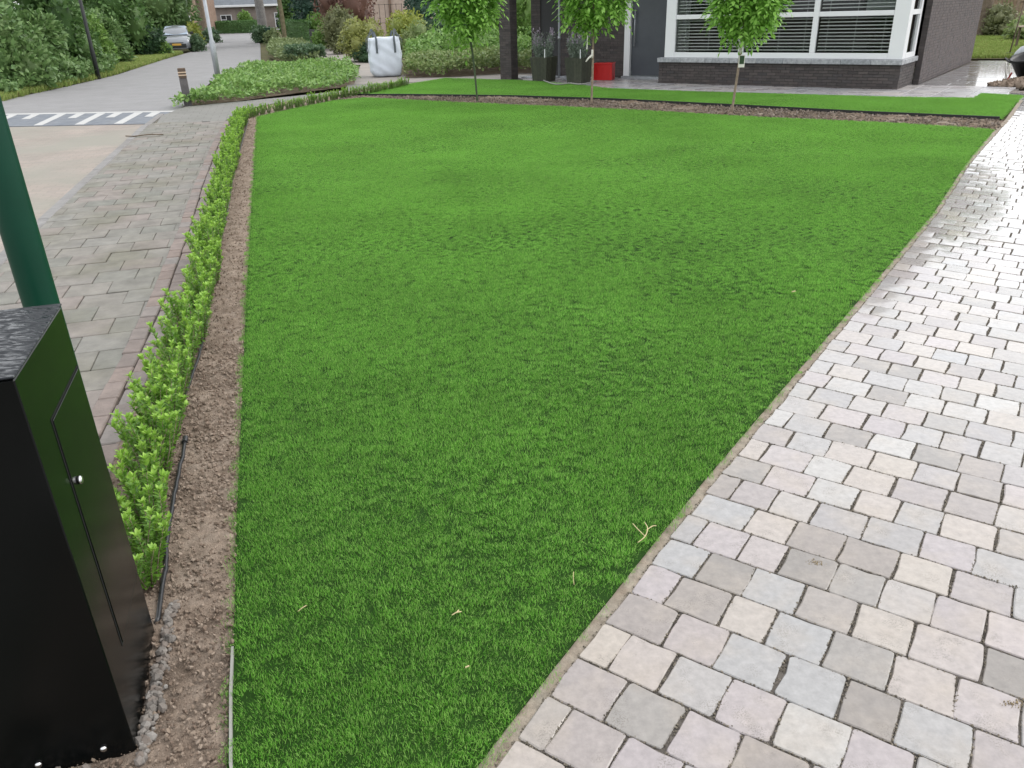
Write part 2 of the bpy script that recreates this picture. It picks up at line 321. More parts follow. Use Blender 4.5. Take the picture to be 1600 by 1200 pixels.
LF = dict(
    ivy=leafm('leaf_ivy', [(0.0508, 0.109, 0.029), (0.087, 0.174, 0.0464), (0.131, 0.225, 0.0725), (0.0653, 0.138, 0.0362)]),
    bank=leafm('leaf_bank', [(0.087, 0.167, 0.0508), (0.131, 0.225, 0.0725), (0.181, 0.275, 0.102), (0.102, 0.189, 0.058)]),
    light=leafm('leaf_light', [(0.135, 0.257, 0.054), (0.203, 0.324, 0.081), (0.101, 0.203, 0.0405)]),
    dark=leafm('leaf_dark', [(0.024, 0.06, 0.0264), (0.042, 0.09, 0.0384), (0.06, 0.114, 0.054)]),
    conifer=leafm('leaf_conifer', [(0.0264, 0.066, 0.0456), (0.048, 0.102, 0.072), (0.066, 0.126, 0.09)], .12),
    gold=leafm('leaf_gold', [(0.23, 0.257, 0.0675), (0.297, 0.311, 0.0945), (0.176, 0.216, 0.0607)]),
    yellow=leafm('leaf_yellow', [(0.297, 0.338, 0.054), (0.216, 0.27, 0.054), (0.378, 0.392, 0.081)]),
    olive=leafm('leaf_olive', [(0.14, 0.154, 0.07), (0.196, 0.21, 0.098), (0.112, 0.133, 0.056)]),
    red=leafm('leaf_red', [(0.14, 0.07, 0.056), (0.196, 0.105, 0.077), (0.105, 0.056, 0.0448)]),
    cover=leafm('leaf_cover', [(0.128, 0.255, 0.0559), (0.191, 0.334, 0.0798), (0.255, 0.398, 0.12), (0.0957, 0.191, 0.0479)]),
    cover_pale=leafm('leaf_cover_pale', [(0.145, 0.232, 0.0653), (0.232, 0.304, 0.109), (0.29, 0.348, 0.145), (0.109, 0.189, 0.0508)]),
    verge=leafm('leaf_verge', [(0.162, 0.216, 0.0878), (0.216, 0.27, 0.115), (0.135, 0.189, 0.081)]),
    verge_d=leafm('leaf_verge_dark', [(0.056, 0.112, 0.056), (0.084, 0.147, 0.07), (0.119, 0.175, 0.091)]),
    hedge=leafm('leaf_clipped', [(0.063, 0.14, 0.042), (0.105, 0.203, 0.063), (0.077, 0.161, 0.049)]),
    crown=leafm('leaf_crown', [(0.137, 0.311, 0.0403), (0.229, 0.458, 0.0732), (0.329, 0.586, 0.128), (0.183, 0.384, 0.0549)], .38),
    young=leafm('leaf_young_hedge', [(0.0971, 0.221, 0.0259), (0.143, 0.291, 0.0389), (0.194, 0.362, 0.0582), (0.0776, 0.187, 0.0233)], .3, .38),
    tip=leafm('leaf_new_growth', [(0.242, 0.436, 0.0605), (0.315, 0.508, 0.0847), (0.194, 0.375, 0.0484)], .35, .38),
    lav=leafm('leaf_lavender', [(0.143, 0.189, 0.143), (0.195, 0.234, 0.182), (0.104, 0.143, 0.111)], .15),
    flower=leafm('lavender_flower', [(.24, .20, .26), (.3, .26, .30)], .1),
)

# ------------------------------------------------------------------ foliage generators
def unit(a): return a / np.maximum(np.linalg.norm(a, axis=1, keepdims=True), 1e-9)
def leaf_mesh(P, D, Nn, L, W, shape=4):
    """P base points, D leaf directions, Nn leaf normals, L/W sizes -> V, F (tris)"""
    n = len(P); D = unit(D); Sd = unit(np.cross(D, Nn)); Up = np.cross(Sd, D)
    L = np.broadcast_to(L, n)[:, None]; W = np.broadcast_to(W, n)[:, None]
    if shape == 4:
        V = np.stack([P, P + D * L * .5 + Sd * W * .5 + Up * W * .12, P + D * L, P + D * L * .5 - Sd * W * .5 + Up * W * .12], 1)
        T = np.array([[0, 1, 2], [0, 2, 3]]); k = 4
    else:
        V = np.stack([P, P + D * L * .3 + Sd * W * .42 + Up * W * .14, P + D * L * .65 + Sd * W * .40 + Up * W * .1, P + D * L - Up * W * .15,
                      P + D * L * .65 - Sd * W * .40 + Up * W * .1, P + D * L * .3 - Sd * W * .42 + Up * W * .14, P + D * L * .5], 1)
        T = np.array([[0, 1, 6], [1, 2, 6], [2, 3, 6], [3, 4, 6], [4, 5, 6], [5, 0, 6]]); k = 7
    F = (np.arange(n)[:, None, None] * k + T[None]).reshape(-1, 3)
    return V.reshape(-1, 3), F
def cat_mesh(parts):
    Vs, Fs, off = [], [], 0
    for V, F in parts: Vs.append(V); Fs.append(F + off); off += len(V)
    return np.concatenate(Vs), np.concatenate(Fs)
def sphere_pts(n, r): 
    v = r.normal(size=(n, 3)); return unit(v)
def core_ball(c, rad, r, seg=10, ring=7):
    V = []; F = []
    for i in range(ring + 1):
        ph = math.pi * i / ring
        for k in range(seg):
            th = 2 * math.pi * k / seg; f = 1 + .18 * r.normal()
            V.append((c[0] + rad[0] * f * math.sin(ph) * math.cos(th), c[1] + rad[1] * f * math.sin(ph) * math.sin(th), c[2] + rad[2] * f * math.cos(ph)))
    for i in range(ring):
        for k in range(seg):
            a, b, c_, d = i * seg + k, i * seg + (k + 1) % seg, (i + 1) * seg + (k + 1) % seg, (i + 1) * seg + k
            F += [(a, d, c_), (a, c_, b)]
    return np.array(V), np.array(F)
def lumps_for(w, d, h, r, kind='bush', n=9):
    out = []
    if kind == 'cone':
        m = 7
        for i in range(m):
            f = i / (m - 1); rr = (1 - f) * .46 + .07
            out.append(((r.normal() * .03 * w, r.normal() * .03 * d, h * (.12 + .8 * f)), (w * rr, d * rr, h * .13)))
    elif kind == 'column':
        for i in range(6):
            f = i / 5
            out.append(((r.normal() * .05 * w, r.normal() * .05 * d, h * (.12 + .76 * f)), (w * .44, d * .44, h * .15)))
    else:
        out.append(((0, 0, h * .45), (w * .36, d * .36, h * .42)))
        for i in range(n):
            a = 2 * math.pi * (i + r.random() * .6) / n; q = .28 + .06 * r.normal(); zz = (.22, .45, .68)[i % 3] + .06 * r.normal()
            q *= 1.0 if zz < .6 else .62
            s = .22 + .07 * r.random()
            out.append(((w * q * math.cos(a), d * q * math.sin(a), h * zz), (w * s, d * s, min(h * (s + .03), h * zz * .98))))
    return out
def lump_leaves(lumps, n, L, r, droop=.0, shell=.25, up=.5, core=.7, aspect=.55):
    vol = np.array([(b[0] * b[1] * b[2]) ** (2 / 3) for _, b in lumps]); cnt = r.multinomial(n, vol / vol.sum())
    parts = []
    for (c, b), m in zip(lumps, cnt):
        if m == 0: continue
        s = sphere_pts(m, r); wob = 1 + .12 * np.sin(s @ r.normal(size=3) * 5 + r.random() * 6)
        rad = (1.04 - shell * r.random(m) ** 1.6) * wob
        P = np.array(c) + s * np.array(b) * rad[:, None]
        keep = P[:, 2] > .01
        P, s = P[keep], s[keep]; m = len(P)
        D = unit(s + r.normal(size=(m, 3)) * .75 + np.array([0, 0, -droop])); Nn = unit(s * .5 + np.array([0, 0, up]) + r.normal(size=(m, 3)) * .5)
        sz = L * (.6 + .7 * r.random(m))
        parts.append(leaf_mesh(P, D, Nn, sz, sz * aspect))
        if core: parts.append(core_ball(c, np.array(b) * core, r))
    return cat_mesh(parts)
def stems_mb(h, w, r, n=4, rad=.03):
    mb = MB()
    for i in range(n):
        a = 2 * math.pi * i / n + r.random()
        e = (math.cos(a) * w * .22, math.sin(a) * w * .22, h * .6)
        mb.tube([(math.cos(a) * .05, math.sin(a) * .05, 0), (e[0] * .4, e[1] * .4, h * .25), e], [rad, rad * .8, rad * .35], 6)
    return mb
def shrub(name, label, cat, px0, px1, pytop, Y, leaf, L=.12, n=2600, kind='bush', group=None, depth=None, pyb=None, hmin=None, x=None, bark='bark', droop=0.0, seed=0):
    r = np.random.default_rng(1000 + seed + int(px0) * 7 + int(pytop))
    pc = (px0 + px1) / 2
    X, Y_ = S(pc, Y) if x is None else (x, Y)
    dep = proj((X, Y_, 0))[2]
    w = (px1 - px0) * dep / FOC; h = max(atY(pc, pytop, Y_)[2], hmin or .2); d = depth or w
    t = thing(name, label, cat, (X, Y_, 0), r.random() * .4, group)
    V, F = lump_leaves(lumps_for(w, d, h, r, kind), n, L, r, droop=droop)
    f = link('foliage', np_mesh('foliage', V, F), t, [LF[leaf]]); f['kind'] = 'stuff'
    stems_mb(h, w, r, 3, .02 + .012 * h).build('stem', MT[bark], t)
    return t
def pnpoly(P, poly):
    x, y = P[:, 0], P[:, 1]; ins = np.zeros(len(P), bool); n = len(poly); j = n - 1
    for i in range(n):
        xi, yi = poly[i]; xj, yj = poly[j]
        c = ((yi > y) != (yj > y)) & (x < (xj - xi) * (y - yi) / (yj - yi + 1e-12) + xi); ins ^= c; j = i
    return ins
def poly_pts(poly, n, r):
    A = np.array(poly); lo, hi = A.min(0), A.max(0); out = []
    got = 0
    while got < n:
        P = lo + (hi - lo) * r.random((n * 2, 2)); P = P[pnpoly(P, poly)]; out.append(P); got += len(P)
        if len(P) == 0: break
    return np.concatenate(out)[:n]
def sheet(name, poly, z, m, kind='structure', thick=None):
    mb = MB()
    if thick: mb.prism(list(poly), z - thick, z)
    else:
        n = len(poly); ar = sum(poly[i][0] * poly[(i + 1) % n][1] - poly[(i + 1) % n][0] * poly[i][1] for i in range(n))
        P = list(poly) if ar > 0 else list(poly)[::-1]
        mb.add([(x, y, z) for x, y in P], [tuple(range(n))])
    o = mb.build(name, m)
    if kind: o['kind'] = kind
    return o
def noise2(P, sc, seed=0):
    r = np.random.default_rng(seed); out = np.zeros(len(P))
    for i in range(7):
        k = r.normal(size=2) * sc; out += np.sin(P @ k + r.random() * 6.28)
    return out / 3.0
def cover_mass(name, label, poly, h, n, L, leaf, seed, kind='stuff', z0=0.0, lumps=1.6, aspect=.55):
    r = np.random.default_rng(seed); P = poly_pts(poly, n, r)
    hh = h * (.72 + .28 * noise2(P, lumps, seed))
    zz = z0 + hh * (1 - .75 * r.random(n) ** 2.2)
    P3 = np.column_stack([P, np.maximum(zz, .02)])
    D = unit(r.normal(size=(n, 3)) * [1, 1, .6] + [0, 0, .45]); Nn = unit(r.normal(size=(n, 3)) * .6 + [0, 0, 1])
    sz = L * (.6 + .8 * r.random(n))
    V, F = leaf_mesh(P3, D, Nn, sz, sz * aspect)
    o = link(name, np_mesh(name, V, F), None, [LF[leaf]]); tag(o, label, 'ground cover', None, kind); return o
def spread_nodes(name, pts, rots, scl, src, m=None):
    """points mesh + geometry nodes that instance ONE small tuft/crumb on every point"""
    me = bpy.data.meshes.new(name); me.vertices.add(len(pts)); me.vertices.foreach_set('co', np.asarray(pts, np.float32).ravel())
    a = me.attributes.new('rot', 'FLOAT_VECTOR', 'POINT'); a.data.foreach_set('vector', np.asarray(rots, np.float32).ravel())
    b = me.attributes.new('scl', 'FLOAT_VECTOR', 'POINT'); b.data.foreach_set('vector', np.asarray(scl, np.float32).ravel())
    o = link(name, me)
    ng = bpy.data.node_groups.new(name + '_spread', 'GeometryNodeTree')
    ng.interface.new_socket('Geometry', in_out='INPUT', socket_type='NodeSocketGeometry'); ng.interface.new_socket('Geometry', in_out='OUTPUT', socket_type='NodeSocketGeometry')
    gi = ng.nodes.new('NodeGroupInput'); go = ng.nodes.new('NodeGroupOutput')
    ip = ng.nodes.new('GeometryNodeInstanceOnPoints'); oi = ng.nodes.new('GeometryNodeObjectInfo'); oi.inputs[0].default_value = src
    ra = ng.nodes.new('GeometryNodeInputNamedAttribute'); ra.data_type = 'FLOAT_VECTOR'; ra.inputs[0].default_value = 'rot'
    sa = ng.nodes.new('GeometryNodeInputNamedAttribute'); sa.data_type = 'FLOAT_VECTOR'; sa.inputs[0].default_value = 'scl'
    ng.links.new(gi.outputs[0], ip.inputs['Points']); ng.links.new(oi.outputs['Geometry'], ip.inputs['Instance'])
    er = ng.nodes.new('FunctionNodeEulerToRotation'); ng.links.new(ra.outputs[0], er.inputs[0])
    ng.links.new(er.outputs[0], ip.inputs['Rotation']); ng.links.new(sa.outputs[0], ip.inputs['Scale'])
    ng.links.new(ip.outputs[0], go.inputs[0])
    md = o.modifiers.new('spread', 'NODES'); md.node_group = ng
    return o
def tuft(name, n, w, h, bw, r, m, spread=.55, segs=2):
    P = (r.random((n, 2)) - .5) * w
    a = r.random(n) * 6.283; lean = spread * r.random(n); hh = h * (.65 + .5 * r.random(n))
    V = []; F = []
    for i in range(n):
        dx, dy = math.cos(a[i]), math.sin(a[i]); sx, sy = -dy * bw / 2, dx * bw / 2; b = len(V)
        x, y = P[i]; l = lean[i] * hh[i]
        V += [(x - sx, y - sy, 0), (x + sx, y + sy, 0), (x - sx * .8 + dx * l * .35, y - sy * .8 + dy * l * .35, hh[i] * .6), (x + sx * .8 + dx * l * .35, y + sy * .8 + dy * l * .35, hh[i] * .6), (x + dx * l, y + dy * l, hh[i] * (1 - .25 * lean[i]))]
        F += [(b, b + 1, b + 3), (b, b + 3, b + 2), (b + 2, b + 3, b + 4)]
    me = np_mesh(name, V, F); me.materials.append(m)
    return bpy.data.objects.new(name, me)       # not linked: only a source for the spread

# ================================================================== SETTING
# the big ground sheet, to the horizon
gp = [(-600, -30), (600, -30), (600, 900), (-600, 900)]
sheet('ground', gp, -.08, MT['earth'])

# kerb line and edging band (world metres, from the photograph's lines)
KERB = [(-1.55, -3.5), (-4.33, 6.6), (-4.90, 8.7), (-5.72, 11.7), (-6.62, 15.0), (-7.2, 17.4)]
BAND = [(.05, -4.0), (-1.93, 3.23), (-2.13, 4.12), (-2.46, 5.49), (-2.97, 7.39), (-3.59, 9.58), (-4.5, 13.0), (-5.23, 15.94)]
# road: near clinker plateau, far grey street
sheet('road', [(-1.55, -3.5), (-4.33, 6.6), (-4.90, 8.7), (-5.72, 11.7), (-6.62, 15.0), (-6.8, 16.6), (-14.0, 17.0), (-10.5, -3.5)], -.03, MT['road_near'])
sheet('road_beyond', [(-6.7, 16.0), (-7.3, 18.6), (-7.5, 19.8), (-9.3, 27), (-10.3, 36.5), (-17.2, 61.5), (-33, 117), (-70, 122), (-70, 116), (-42, 112), (-30.2, 92), (-27.5, 82.4), (-19.3, 53.5), (-17.4, 44.1), (-14.7, 32.5), (-13.9, 26.7), (-13.6, 23.5), (-14.0, 16.5)], -.034, MT['road_far'])
# striped speed ramp
ramp = MB(); rpoly = [(-12.6, 19.0), (-7.3, 18.35), (-6.9, 16.2), (-11.8, 16.65)]
ramp.prism(rpoly, -.05, -.018); ro = ramp.build('speed_ramp', MT['dark_block']); ro['kind'] = 'structure'
def lerp(a, b, t): return (a[0] + (b[0] - a[0]) * t, a[1] + (b[1] - a[1]) * t)
A0, A1, B1, B0 = rpoly          # far-left, far-right, near-right, near-left
mb = MB(); mb.prism([lerp(A0, B0, -.04), lerp(A1, B1, -.04), lerp(A1, B1, .06), lerp(A0, B0, .06)], -.05, -.013)
mb.prism([lerp(A1, B1, -.04), (A1[0] + .35, A1[1] - .05), (A1[0] + .38, A1[1] - .20), lerp(A1, B1, .06)], -.05, -.0135)
mb.build('edge_line', MT['white_paint'], ro)
SG = [(60, 0), (98, 1), (125, 0), (155, 1), (180, 0), (210, 1), (236, 0), (28, 1)]
for px, lg in SG:
    x0 = G(px, 176)[0]; t = (x0 - A0[0]) / (A1[0] - A0[0]); w = .018
    e = .97 if lg else .45
    mb = MB(); mb.prism([lerp(lerp(A0, A1, t - w), lerp(B0, B1, t - w), .07), lerp(lerp(A0, A1, t + w), lerp(B0, B1, t + w), .07), lerp(lerp(A0, A1, t + w), lerp(B0, B1, t + w), e), lerp(lerp(A0, A1, t - w), lerp(B0, B1, t - w), e)], -.05, -.0135)
    mb.build('white_stripe', MT['white_paint'], ro)

# pavement base and its tiles
pave = sheet('pavement', [(-1.5, -3.5), (-4.31, 6.6), (-4.88, 8.7), (-5.70, 11.7), (-6.6, 15.0), (-7.2, 17.4), (-7.3, 19.3), (-6.0, 20.3), (-5.3, 20.9), (-3.9, 22.4), (-3.2, 24.6), (-2.0, 24.2), (-3.0, 22.6), (-4.6, 20.6), (-5.3, 18.9), (-5.5, 17.4), (-5.3, 16.2), (-4.5, 13.0), (-3.55, 9.58), (-2.93, 7.39), (-2.42, 5.49), (-2.09, 4.12), (-1.89, 3.23), (.05, -4.0)], -.022, MT['tile_joint'])
def poly_at(L, y):
    for (x0, y0), (x1, y1) in zip(L, L[1:]):
        if y0 <= y <= y1: return x0 + (x1 - x0) * (y - y0) / (y1 - y0)
    return L[-1][0]
pd = np.array([-.265, .964]); pn = np.array([.964, .265])
tiles = []
r = np.random.default_rng(3)
o0 = np.array([-4.35, 6.6])
for i in range(-30, 40):
    off = .15 if i % 2 else 0.0
    for j in range(-1, 8):
        c = o0 + pd * (i * .302) + pn * (.16 + j * .302 + off - .15)
        kx = poly_at(KERB, c[1]); bx = poly_at(BAND, c[1])
        if c[1] > 16.2 or c[1] < -2.5: continue
        # tiles at the borders are cut narrower
        lo = max(c[0] - .148, kx + .045); hi = min(c[0] + .148, bx - .09)
        if hi - lo < .03: continue
        cc = np.array([(lo + hi) / 2, c[1] + ((lo + hi) / 2 - c[0]) * .275]); hw = (hi - lo) / 2
        tiles.append((cc, hw))
def tile_mesh(hw, hd, r, z1, z0=-.05, bev=.004, tilt=.002):
    mb = MB(); mb.box(-hw, hw, -hd, hd, z0, z1 + r.normal() * tilt, bev=bev); return mb
def screen_key(c): 
    x, y, z = proj((c[0], c[1], 0)); 
    return -1e6 if (z < .3 or x < -60 or x > 1660 or y > 1260) else 1.0 / z
order = sorted(range(len(tiles)), key=lambda i: -screen_key(tiles[i][0]))
rest = MB(); ang = math.atan2(pn[1], pn[0])
for q, i in enumerate(order):
    c, hw = tiles[i]; t = tile_mesh(hw, .147, r, -.002 + .003 * noise2(np.array([c]), .8, 5)[0])
    if q < 300:
        o = t.build('paving_tile', MT['tile'], pave, loc=(c[0], c[1], 0), rz=ang + r.normal() * .006)
    else:
        ca, sa = math.cos(ang), math.sin(ang)
        rest.add([(c[0] + ca * v[0] - sa * v[1], c[1] + sa * v[0] + ca * v[1], v[2]) for v in t.v], t.f)
if rest.v: rest.build('paving_tiles_rest', MT['tile'], pave)['kind'] = 'stuff'
sheet('pavement_corner', [(-6.75, 16.15), (-7.15, 17.4), (-7.3, 19.2), (-6.0, 20.25), (-5.3, 20.9), (-4.15, 22.1), (-4.4, 23.9), (-3.1, 24.3), (-3.1, 23.7), (-4.4, 21.0), (-5.45, 18.9), (-5.6, 17.4), (-5.42, 16.15)], -.006, MT['corner_slab'])
# kerb stones (road side) and the edging band (garden side)
def along(L, step):
    out = []; P = [np.array(p, float) for p in L]; carry = 0
    for a, b in zip(P, P[1:]):
        l = np.linalg.norm(b - a); t = carry
        while t < l: out.append((a + (b - a) * t / l, (b - a) / l)); t += step
        carry = t - l
    return out
kerb = thing('kerb', 'flush grey concrete kerb between road and pavement', 'kerb'); kerb['kind'] = 'structure'
for p, d in along(KERB, 1.0):
    mb = MB(); mb.box(0, .985, -.06, .06, -.1, .004, bev=.008); mb.build('kerb_stone', MT['kerb'], kerb, loc=(p[0], p[1], 0), rz=math.atan2(d[1], d[0]) + r.normal() * .004)
band = thing('border_edging', 'worn brick edging band beside the young hedge', 'edging'); band['kind'] = 'structure'
for p, d in along(BAND, .215):
    a = math.atan2(d[1], d[0]); n_ = np.array([-d[1], d[0]])
    for k in (0, 1):
        q = p + n_ * (k * .112 - .03) + d * (.1 * k)
        if screen_key(q) < -1: continue
        mb = MB(); mb.box(0, .207, -.052, .052, -.08, .006 + .004 * k + r.normal() * .003, bev=.006)
        mb.build('border_brick', MT['band'], band, loc=(q[0], q[1], 0), rz=a + r.normal() * .012)
# footpath beyond, to the bag and on along the verge
sheet('footpath', [(-4.3, 24.1), (-5.6, 33.8), (-7.5, 35.0), (-8.4, 38.5), (-13.4, 56), (-18.7, 78), (-17.6, 79), (-10.0, 51.5), (-5.0, 33.6), (-3.4, 27.6), (-1.5, 26.3), (.4, 27.4), (1.2, 25.6), (.2, 24.1), (-1.6, 25.3), (-2.4, 23.9), (-3.3, 24.0)], -.026, MT['path_slab'])
sheet('crossing', [(-10.2, 36.2), (-7.3, 35.0), (-7.5, 33.2), (-9.7, 33.4)], -.018, MT['path_slab'])

# ------------------------------------------------------------------ soil strip between hedge and lawn, with real crumbs
LAWN_L = [(.3, -1.2), (-.45, .35), (-.79, 1.47), (-.96, 2.1), (-1.1, 2.58), (-1.36, 3.52), (-1.93, 5.58), (-2.89, 9.11), (-4.7, 15.81)]
LAWN_FAR = [(-4.91, 16.56), (-4.57, 17.69), (-3.93, 19.31), (-3.27, 19.83), (-1.2, 18.23), (.83, 16.89), (2.58, 15.63), (4.51, 14.07), (6.18, 12.92), (7.16, 11.96)]
LAWN_R = [(7.16, 11.93), (5.46, 9.49), (3.96, 7.23), (2.72, 5.49), (1.78, 4.18), (1.23, 3.41), (0.83, 2.85), (0.54, 2.43), (.33, 2.12), (.09, 1.77), (-.13, 1.44), (-1.0, .1), (-1.9, -1.2)]
LAWN = LAWN_L + LAWN_FAR + LAWN_R
LAWN = [(-.45, .7), (-.79, 1.47)] + LAWN_L[3:] + LAWN_FAR + LAWN_R[:-2] + [(-.58, .75)]
def soil_grid(name, poly, step, amp, m, seed, zb=-.004):
    A = np.array(poly); lo, hi = A.min(0), A.max(0)
    nx, ny = int((hi[0] - lo[0]) / step) + 2, int((hi[1] - lo[1]) / step) + 2
    X, Y = np.meshgrid(lo[0] + np.arange(nx) * step, lo[1] + np.arange(ny) * step); P = np.column_stack([X.ravel(), Y.ravel()])
    ins = pnpoly(P, poly); idx = -np.ones(len(P), int)
    cell = (ins.reshape(ny, nx)[:-1, :-1] | ins.reshape(ny, nx)[1:, 1:] | ins.reshape(ny, nx)[1:, :-1] | ins.reshape(ny, nx)[:-1, 1:])
    J, I = np.nonzero(cell); a = J * nx + I; Fq = np.column_stack([a, a + 1, a + nx + 1, a + nx])
    used = np.unique(Fq); idx[used] = np.arange(len(used)); P = P[used]
    rr = np.random.default_rng(seed)
    z = zb + amp * (.5 * noise2(P, 3, seed) + .35 * noise2(P, 11, seed + 1) + .3 * noise2(P, 37, seed + 2)) + rr.normal(size=len(P)) * amp * .22
    z = np.where(pnpoly(P, LAWN), np.minimum(z, -.022), z)
    o = link(name, np_mesh(name, np.column_stack([P, z]), idx[Fq], True), None, [m]); o['kind'] = 'structure'; return o
STRIP = [(-.1, -.6), (-.72, 1.42), (-.88, 2.1), (-1.02, 2.58), (-1.28, 3.52), (-1.85, 5.58), (-2.81, 9.11), (-4.62, 15.81), (-4.78, 16.6), (-4.43, 17.7), (-3.8, 19.3), (-3.5, 20.9), (-2.7, 23.6), (-3.1, 23.6), (-4.3, 21.1), (-5.35, 18.9), (-5.5, 17.3), (-5.2, 16.0), (-4.42, 13.0), (-3.5, 9.58), (-2.88, 7.39), (-2.38, 5.49), (-2.05, 4.12), (-1.85, 3.23), (-.6, -.6)]
sheet('soil', [(-2.6, -1.5), (.6, -1.5), (.2, 1.0), (-.5, 1.3), (-1.2, 1.3), (-1.9, .6)], -.032, MT['soil'])
soil_grid('soil', STRIP, .025, .011, MT['soil'], 5)
r = np.random.default_rng(21)
bm = bmesh.new(); bmesh.ops.create_icosphere(bm, subdivisions=1, radius=1.0)
for v in bm.verts: v.co *= 1 + .28 * r.normal()
cm = bpy.data.meshes.new('crumb'); bm.to_mesh(cm); bm.free(); cm.materials.append(MT['crumb'])
crumb = bpy.data.objects.new('crumb', cm)
P = poly_pts(STRIP, 60000, r); dist = np.linalg.norm(P, axis=1); P = P[r.random(len(P)) < np.clip(4.0 / dist, .12, 1)]
# more crumbs close by
NEAR = [p for p in STRIP if p[1] < 6] ; Pn = poly_pts(STRIP, 90000, r); Pn = Pn[(Pn[:, 1] < 4.5) & (Pn[:, 1] > 1.0)]
P = np.concatenate([P, Pn]); P = P[~pnpoly(P, LAWN)]; n = len(P)
sz = .0014 + .0052 * r.random(n) ** 4 
cr = spread_nodes('soil_crumbs', np.column_stack([P, -.004 + sz * .9 + .006 * r.random(n)]), r.random((n, 3)) * 6.28, sz[:, None] * (1 + .5 * r.random((n, 3))), crumb)
tag(cr, 'loose brown crumbs of bare soil between hedge and lawn', 'soil', None, 'stuff')
# grey gravel along the foot of the box
gm = bpy.data.meshes.new('stone'); bm = bmesh.new(); bmesh.ops.create_icosphere(bm, subdivisions=1, radius=1.0)
for v in bm.verts: v.co *= 1 + .15 * r.normal()
bm.to_mesh(gm); bm.free(); gm.materials.append(MT['gravel']); stone = bpy.data.objects.new('stone', gm)
Pg = []
for k in range(240):
    t = r.random(); base = np.array([-1.05, 1.5]) * (1 - t) + np.array([-1.20, 2.12]) * t
    Pg.append(base + np.array([.012 + abs(r.normal()) * .013, r.normal() * .012]))
for k in range(120): Pg.append(np.array([-1.05 - .4 * r.random(), 1.47 - .11 * r.random() + 0.0]) + r.normal(size=2) * .01)
Pg = np.array(Pg); n = len(Pg); sz = .005 + .009 * r.random(n) ** 1.5
gv = spread_nodes('gravel', np.column_stack([Pg, sz * .6]), r.random((n, 3)) * 6.28, sz[:, None] * (1 + .5 * r.random((n, 3))), stone)
tag(gv, 'grey gravel spilled along the foot of the black box', 'gravel', None, 'stuff')

# far planting bed between the two lawns
BED = [(-3.98, 19.5), (-3.3, 19.78), (-1.2, 18.18), (.83, 16.84), (2.58, 15.58), (4.51, 14.02), (6.18, 12.87), (7.2, 11.9), (7.9, 12.95), (6.25, 14.15), (4.45, 15.73), (2.24, 17.57), (.22, 18.87), (-2.2, 19.95), (-3.84, 20.5)]
soil_grid('planting_bed', BED, .05, .03, MT['bed_soil'], 8, -.01)
bcm = cm.copy(); bcm.materials.clear(); bcm.materials.append(MT['bed_crumb']); bed_crumb = bpy.data.objects.new('bed_crumb', bcm)
P = poly_pts(BED, 9000, r); n = len(P); sz = .004 + .014 * r.random(n) ** 4
bc = spread_nodes('bed_clods', np.column_stack([P, sz * .5]), r.random((n, 3)) * 6.28, sz[:, None] * (1 + .6 * r.random((n, 3))), bed_crumb)
tag(bc, 'brown clods in the narrow bed below the three young trees', 'soil', None, 'stuff')

# ------------------------------------------------------------------ artificial lawns
def grass_mat():
    m = bpy.data.materials.new('turf_blade'); m.use_nodes = True; k = N(m); b = m.node_tree.nodes['Principled BSDF']; out = m.node_tree.nodes['Material Output']
    geo = k.n('ShaderNodeNewGeometry'); oi = k.n('ShaderNodeObjectInfo')
    rp = k.n('ShaderNodeValToRGB'); e = rp.color_ramp.elements
    cs = [(.036, .17, .010), (.13, .39, .032), (.37, .62, .155), (.075, .27, .016)]
    while len(e) < 4: e.new(.5)
    for i, c in enumerate(cs): e[i].position = i / 3; e[i].color = c4(c)
    k.l(geo.outputs['Random Per Island'], rp.inputs[0])
    nz = k.n('ShaderNodeTexNoise'); nz.inputs['Scale'].default_value = .6; nz.inputs['Detail'].default_value = 8; nz.inputs['Roughness'].default_value = .78; k.l(geo.outputs['Position'], nz.inputs['Vector'])
    mr = k.n('ShaderNodeMapRange'); mr.inputs[1].default_value = .3; mr.inputs[2].default_value = .7; mr.inputs[3].default_value = .80; mr.inputs[4].default_value = 1.22; k.l(nz.outputs[0], mr.inputs[0])  # light and dark sheen bands of leaning pile, put into the blade colour
    hv = k.n('ShaderNodeHueSaturation'); k.l(rp.outputs[0], hv.inputs['Color']); k.l(mr.outputs[0], hv.inputs['Value'])
    k.l(hv.outputs[0], b.inputs['Base Color']); b.inputs['Roughness'].default_value = .5; b.inputs['Specular IOR Level'].default_value = .2
    tr = k.n('ShaderNodeBsdfTranslucent'); k.l(hv.outputs[0], tr.inputs[0]); ms = k.n('ShaderNodeMixShader'); ms.inputs[0].default_value = .34
    k.l(b.outputs[0], ms.inputs[1]); k.l(tr.outputs[0], ms.inputs[2]); k.l(ms.outputs[0], out.inputs[0])
    return m
MT['blade'] = grass_mat()
r = np.random.default_rng(33)
tf = tuft('turf_tuft', 130, .08, .0150, .00115, r, MT['blade'], spread=.95)
STRIP2 = [(-3.84, 20.58), (-2.2, 20.03), (.22, 18.95), (2.24, 17.65), (4.45, 15.81), (6.25, 14.23), (7.9, 13.02), (10.08, 16.1), (9.64, 16.72), (9.05, 15.95), (7.81, 16.5), (4.26, 18.9), (2.5, 20.3), (1.9, 21.6), (.5, 23.4), (.1, 23.75), (-1.7, 25.0), (-2.5, 23.5), (-3.2, 22.0)]
